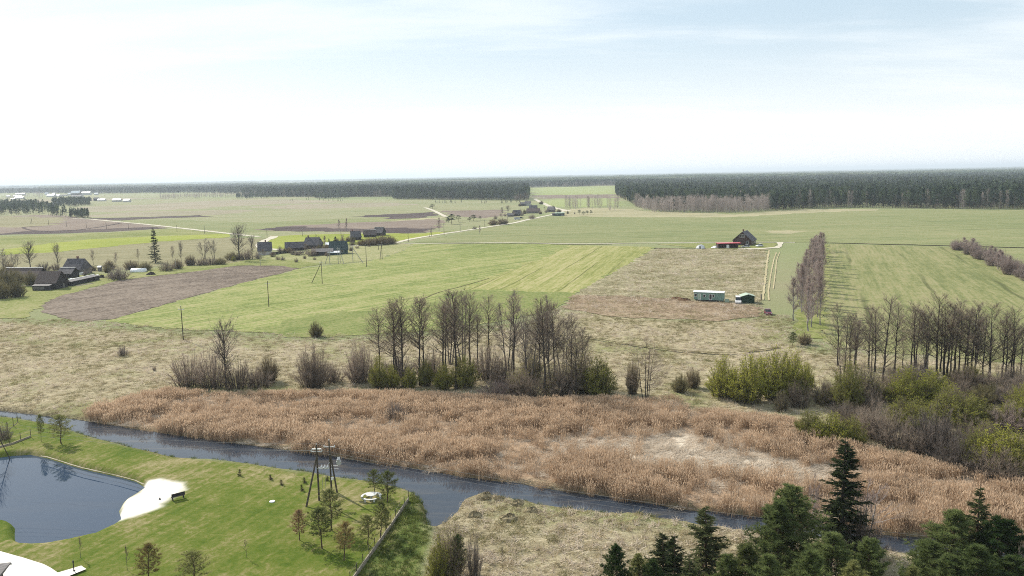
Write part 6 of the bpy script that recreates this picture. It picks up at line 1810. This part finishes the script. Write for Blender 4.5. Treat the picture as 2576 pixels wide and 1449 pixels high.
# grass on the outer bank and along the water
for i in range(2):
    r = np.random.default_rng(530 + i)
    n = 22
    base = np.stack([r.normal(0, .2, n), r.normal(0, .2, n), np.zeros(n)], 1)
    d = nrm(np.stack([r.normal(0, .4, n), r.normal(0, .4, n), np.ones(n) * .8], 1))
    M.setdefault('bank_grass', foliage('bank_grass', (.06, .09, .02), (.14, .16, .045), .4, .4))
    libobj('c_grass%d' % i, MB().tris(blades(r, base, d, .38 * r.uniform(.6, 1.3, n), .04)).mesh('grass_tuft', [M['bank_grass']]))
C_GRASS = coll('grass_library', ['c_grass0', 'c_grass1'])
x, y = sample(outer_bank_poly, 5, 21)
bx, by = [], []
for lnp, sp in ((NEAR_BANK[1:], .28), (INLET_R[6:14], .28)):
    q = [G(u, v, WATER_Z * .7) for u, v in lnp]
    for a, b in zip(q[:-1], q[1:]):
        m = int((b - a).length / sp)
        for i in range(m):
            c = a.lerp(b, random.random())
            bx.append(c.x + random.uniform(-.5, .5)); by.append(c.y + random.uniform(-1.3, .2))
x, y = np.concatenate([x, bx]), np.concatenate([y, by])
k = sdist(x, y, river_poly) < -.3
x, y = x[k], y[k]
n = len(x)
rs = np.random.default_rng(5)
s = rs.uniform(.5, 1.3, n)
scatter('bank_grass', np.stack([x, y, zts(x, y) - .02], 1), np.stack([np.zeros(n), np.zeros(n), rs.uniform(0, 6.28, n)], 1), np.stack([s, s, s], 1), rs.integers(0, 2, n), C_GRASS)
# thin standing weeds in the dry plot
# ------------------------------------------------------------------ woods
wk = []
for kd in ('wpine', 'wspruce', 'wbirch'):
    for i in range(3):
        libobj('d_%s%d' % (kd, i), VAR['%s%d' % (kd, i)][2][0][1]); wk.append('d_%s%d' % (kd, i))
wk.sort()
WI = {k[2:]: i for i, k in enumerate(wk)}
C_WOOD = coll('wood_library', wk)
def front_y(pts):
    g = [G(u, v) for u, v in pts]
    ang = np.array([p.x / p.y for p in g]); dist = np.array([p.y for p in g])
    return lambda a: np.interp(a, ang, dist, left=1e9, right=1e9)
right_front = front_y([(1548, 489), (1556, 497), (1600, 522), (1640, 534), (1760, 536), (1880, 535), (1932, 531), (2000, 527), (2120, 523), (2250, 524), (2400, 526), (2576, 527), (2900, 530)])
mid_front = front_y([(610, 495), (650, 496), (800, 497), (985, 496), (990, 502), (1100, 503), (1280, 505), (1331, 505), (1333, 500)])
left_front = front_y([(-300, 489), (60, 486), (225, 487.5), (475, 485.5), (640, 489)])
gap_front = front_y([(1325, 472), (1440, 470), (1552, 466.5)])
def wood(front, a0, a1, dmax, n, seed, d0=900.):
    r = np.random.default_rng(seed)
    a = r.uniform(a0, a1, n)
    f = front(a)
    q = r.random(n) ** 1.25
    d = f + q * np.maximum(0, dmax - f)
    ok = (f < 1e8) & (d < dmax)
    return a[ok] * d[ok], d[ok], (d - f)[ok], a[ok]
ang = lambda u: G(u, 520).x / G(u, 520).y
groups = []
def mixfor(x, y, e, a, seed, birch, pine):
    r = np.random.default_rng(seed)
    n = len(x)
    nz = fnoise(x, y, 220, seed)
    u = r.random(n)
    pb = birch(x, y, e, a, nz)
    i3 = r.integers(0, 3, n)
    kind = np.where(u < pb, 2, np.where(r.random(n) < pine, 0, 1))
    base = np.array([WI['wpine0'], WI['wspruce0'], WI['wbirch0']])[kind]
    h = np.array([1.0, 1.02, .98])[kind] * r.uniform(.55, 1.2, n)
    h = h * (.72 + .56 * fnoise(x, y, 130, seed + 5))
    return base + i3, h, kind
u2a = np.vectorize(ang)
birch_a0, birch_a1 = ang(1600), ang(1935)
clear0, clear1 = ang(2412), ang(2427)
wx, wy, wi, wh = [], [], [], []
x, y, e, a = wood(right_front, ang(1549), ang(2900), 3300, 30000, 41)
k = e > 16
x, y, e, a = x[k], y[k], e[k], a[k]
bz = lambda x, y, e, a, nz: np.where((a > birch_a0) & (a < birch_a1) & (e < 150 * np.sin(np.clip((a - birch_a0) / (birch_a1 - birch_a0), 0, 1) * np.pi) + 30), .93, np.where(nz > .55, .34, .10))
i_, h_, kd = mixfor(x, y, e, a, 42, bz, .72)
wx.append(x); wy.append(y); wi.append(i_); wh.append(h_)
x, y, e, a = wood(mid_front, ang(611), ang(1332), 3600, 19000, 43)
k = e > 20
x, y, e, a = x[k], y[k], e[k], a[k]
i_, h_, kd = mixfor(x, y, e, a, 44, lambda x, y, e, a, nz: np.where(nz > .52, .30, .08), .5)
wx.append(x); wy.append(y); wi.append(i_); wh.append(h_)
x, y, e, a = wood(left_front, ang(-250), ang(640), 5200, 14000, 45)
i_, h_, kd = mixfor(x, y, e, a, 46, lambda x, y, e, a, nz: np.where(nz > .6, .25, .05), .6)
wx.append(x); wy.append(y); wi.append(i_); wh.append(h_)
x, y, e, a = wood(gap_front, ang(1326), ang(1551), 4600, 5000, 47)
i_, h_, kd = mixfor(x, y, e, a, 48, lambda x, y, e, a, nz: np.where(e < 200, .45, .1), .6)
wx.append(x); wy.append(y); wi.append(i_); wh.append(h_)
def forest(name, xs, ys, idx, hs, seed):
    r = np.random.default_rng(seed)
    n = len(xs)
    s = np.asarray(hs)
    f = np.where(ys > 2600, 1.35, 1.0)
    scatter(name, np.stack([xs, ys, np.zeros(n)], 1), np.stack([np.zeros(n), np.zeros(n), r.uniform(0, 6.28, n)], 1), np.stack([s * f, s * f, s], 1), idx, C_WOOD)
for nm, j in (('forest', 0), ('forest', 1), ('forest', 2), ('forest', 3)):
    forest(nm, wx[j], wy[j], wi[j], wh[j], 50 + j)
# copses on the plain at the left
for poly, n, seed in ((KS('A', [(-700, 565), (0, 560), (230, 552), (420, 550), (560, 575), (680, 578), (660, 545), (560, 520), (420, 470), (200, 455), (0, 455), (-700, 455)]), 1500, 60), (KS('A', [(700, 585), (800, 592), (895, 590), (895, 575), (800, 566), (705, 568)]), 90, 61),
                      (KS('A', [(520, 460), (600, 472), (760, 470), (910, 455), (910, 432), (700, 428), (540, 440)]), 330, 62), (KS('B', [(560, 378), (650, 398), (930, 385), (930, 360), (760, 352)]), 420, 63), (KS('B', [(-200, 392), (0, 395), (250, 375), (480, 372), (480, 352), (200, 340), (-200, 370)]), 420, 64),
                      (KS('A', [(1620, 400), (1900, 385), (2300, 380), (2520, 385), (2500, 368), (2000, 360), (1600, 375)]), 300, 65), (KS('L9', [(0, 470), (300, 480), (900, 420), (1050, 380), (900, 260), (600, 300), (0, 420)]), 500, 66)):
    g = gpoly(poly)
    P_ = np.array(g); lo, hi = P_.min(0), P_.max(0)
    area = (hi[0] - lo[0]) * (hi[1] - lo[1])
    x, y = sample(g, 3 * n / area, seed)
    x, y = x[:n], y[:n]
    r = np.random.default_rng(seed)
    bir = seed in (65, 66)
    idx = (WI['wbirch0'] if bir else np.where(r.random(len(x)) < .6, WI['wpine0'], WI['wspruce0'])) + r.integers(0, 3, len(x))
    forest('copse' if not bir else 'bare_copse', x, y, idx, r.uniform(.55, .85, len(x)) * (.8 if seed in (61, 63, 64) else 1), seed)
# single trees standing along the forest edges
def edge_trees(front, u0, u1, n, kinds, name, label, group, seed, hmin, hmax, deep=16, skip=None, w=None):
    r = random.Random(seed)
    for i in range(n):
        u = u0 + (u1 - u0) * (i + r.random()) / n
        if skip and skip[0] < u < skip[1]:
            continue
        a = ang(u)
        f = float(front(np.array([a]))[0])
        if f > 1e8:
            continue
        y = f + r.random() ** 1.3 * deep
        place(r.choice(kinds), Vector((a * y, y, -.1)), r.uniform(hmin, hmax), name, label, 'tree', group, w=r.uniform(*w) if w else None)
edge_trees(right_front, 1935, 2640, 150, ['wpine0', 'wpine1', 'wpine2', 'wspruce0', 'wspruce1', 'wspruce2', 'wpine0', 'wpine1', 'wbirch0', 'wbirch1'], 'pine_tree', 'dark tree in the front rank of the right-hand forest along the field', 'trees in the front rank of the right-hand forest', 71, 12, 22, 17)
edge_trees(right_front, 1592, 1940, 170, ['wbirch0', 'wbirch1', 'wbirch2'], 'birch_tree', 'bare greyish birch in the pale belt before the dark right-hand forest', 'birches in the pale belt of the right-hand forest', 72, 11, 18.5, 55, w=(4.5, 7.5))
edge_trees(right_front, 1549, 1600, 18, ['wpine0', 'wspruce1', 'wpine2'], 'pine_tree', 'dark conifer at the left corner of the right-hand forest', 'conifers at the left corner of the right-hand forest', 73, 14, 19, 30)
edge_trees(mid_front, 985, 1331, 90, ['wspruce0', 'wspruce1', 'wpine0', 'wpine1'], 'spruce_tree', 'dark conifer along the near edge of the far middle forest', 'conifers along the edge of the far middle forest', 74, 9, 18, 24)
# endless woods towards the horizon, a rough canopy
gxa = np.linspace(-.80, .80, 520)
gd_ = np.concatenate([np.geomspace(3200, 9000, 150), np.geomspace(9150, 60000, 60)])
AA, DD = np.meshgrid(gxa, gd_)
X, Y = AA * DD, DD
st = np.maximum(20, DD * .0035)
zc = 13 + 6 * vnoise(X, Y, 60, 90) + 7 * np.random.default_rng(91).random(X.shape) + 44 * (fnoise(X, Y, 5200, 92) - .42) * sm(DD, 6000, 14000) + 16 * (fnoise(X, Y, 650, 95) - .5)
openl = sm(fnoise(X, Y, 2600, 93), .50, .53) * (DD < 12000) * (AA < ang(1540)) * (DD > 3900)
lft_ = (AA < ang(95)) & (DD < 8500)
zc = np.where((openl > .5) | lft_, -3, zc)
zc[0, :] = -3
zc = np.where((DD < 4700) & (AA < ang(640)), -3, zc)
n1, n2 = X.shape
idx = np.arange(n1 * n2).reshape(n1, n2)
q = np.stack([idx[:-1, :-1], idx[:-1, 1:], idx[1:, 1:], idx[1:, :-1]], -1).reshape(-1, 4)
me2 = D.meshes.new('forest_canopy')
me2.from_pydata(np.stack([X.ravel(), Y.ravel(), zc.ravel()], 1).tolist(), [], q.tolist())
def canopy_mat():
    m, t = newmat('forest_canopy')
    p = t.pos()
    n = t.math('ADD', t.math('MULTIPLY', t.noise(p, .03, 4, .7), .5), t.math('MULTIPLY', t.noise(p, .0016, 5, .6), .5))
    c = t.ramp(n, [(.34, (.014, .030, .020)), (.46, (.040, .062, .034)), (.55, (.085, .10, .055)), (.66, (.15, .125, .105))])
    t.out(t.bsdf(c, 1.0, None, 0.0))
    return m
me2.materials.append(canopy_mat())
o = D.objects.new('forest_canopy', me2); C.objects.link(o); tag(o, kind='stuff')

# haze ------------------------------------------------------------------------------------------------
HZ = MB().box((0, 29000, 70), (150000, 66000, 144)).obj('haze', flat('haze_surface', (1, 1, 1)))
m, t = newmat('haze_air')
v = t.n('ShaderNodeVolumePrincipled', {'Color': (.80, .90, 1.0, 1), 'Density': 9.5e-5, 'Anisotropy': .2})
t.n('ShaderNodeOutputMaterial', {'Volume': v.outputs[0]})
HZ.data.materials.clear(); HZ.data.materials.append(m)
tag(HZ, kind='stuff')
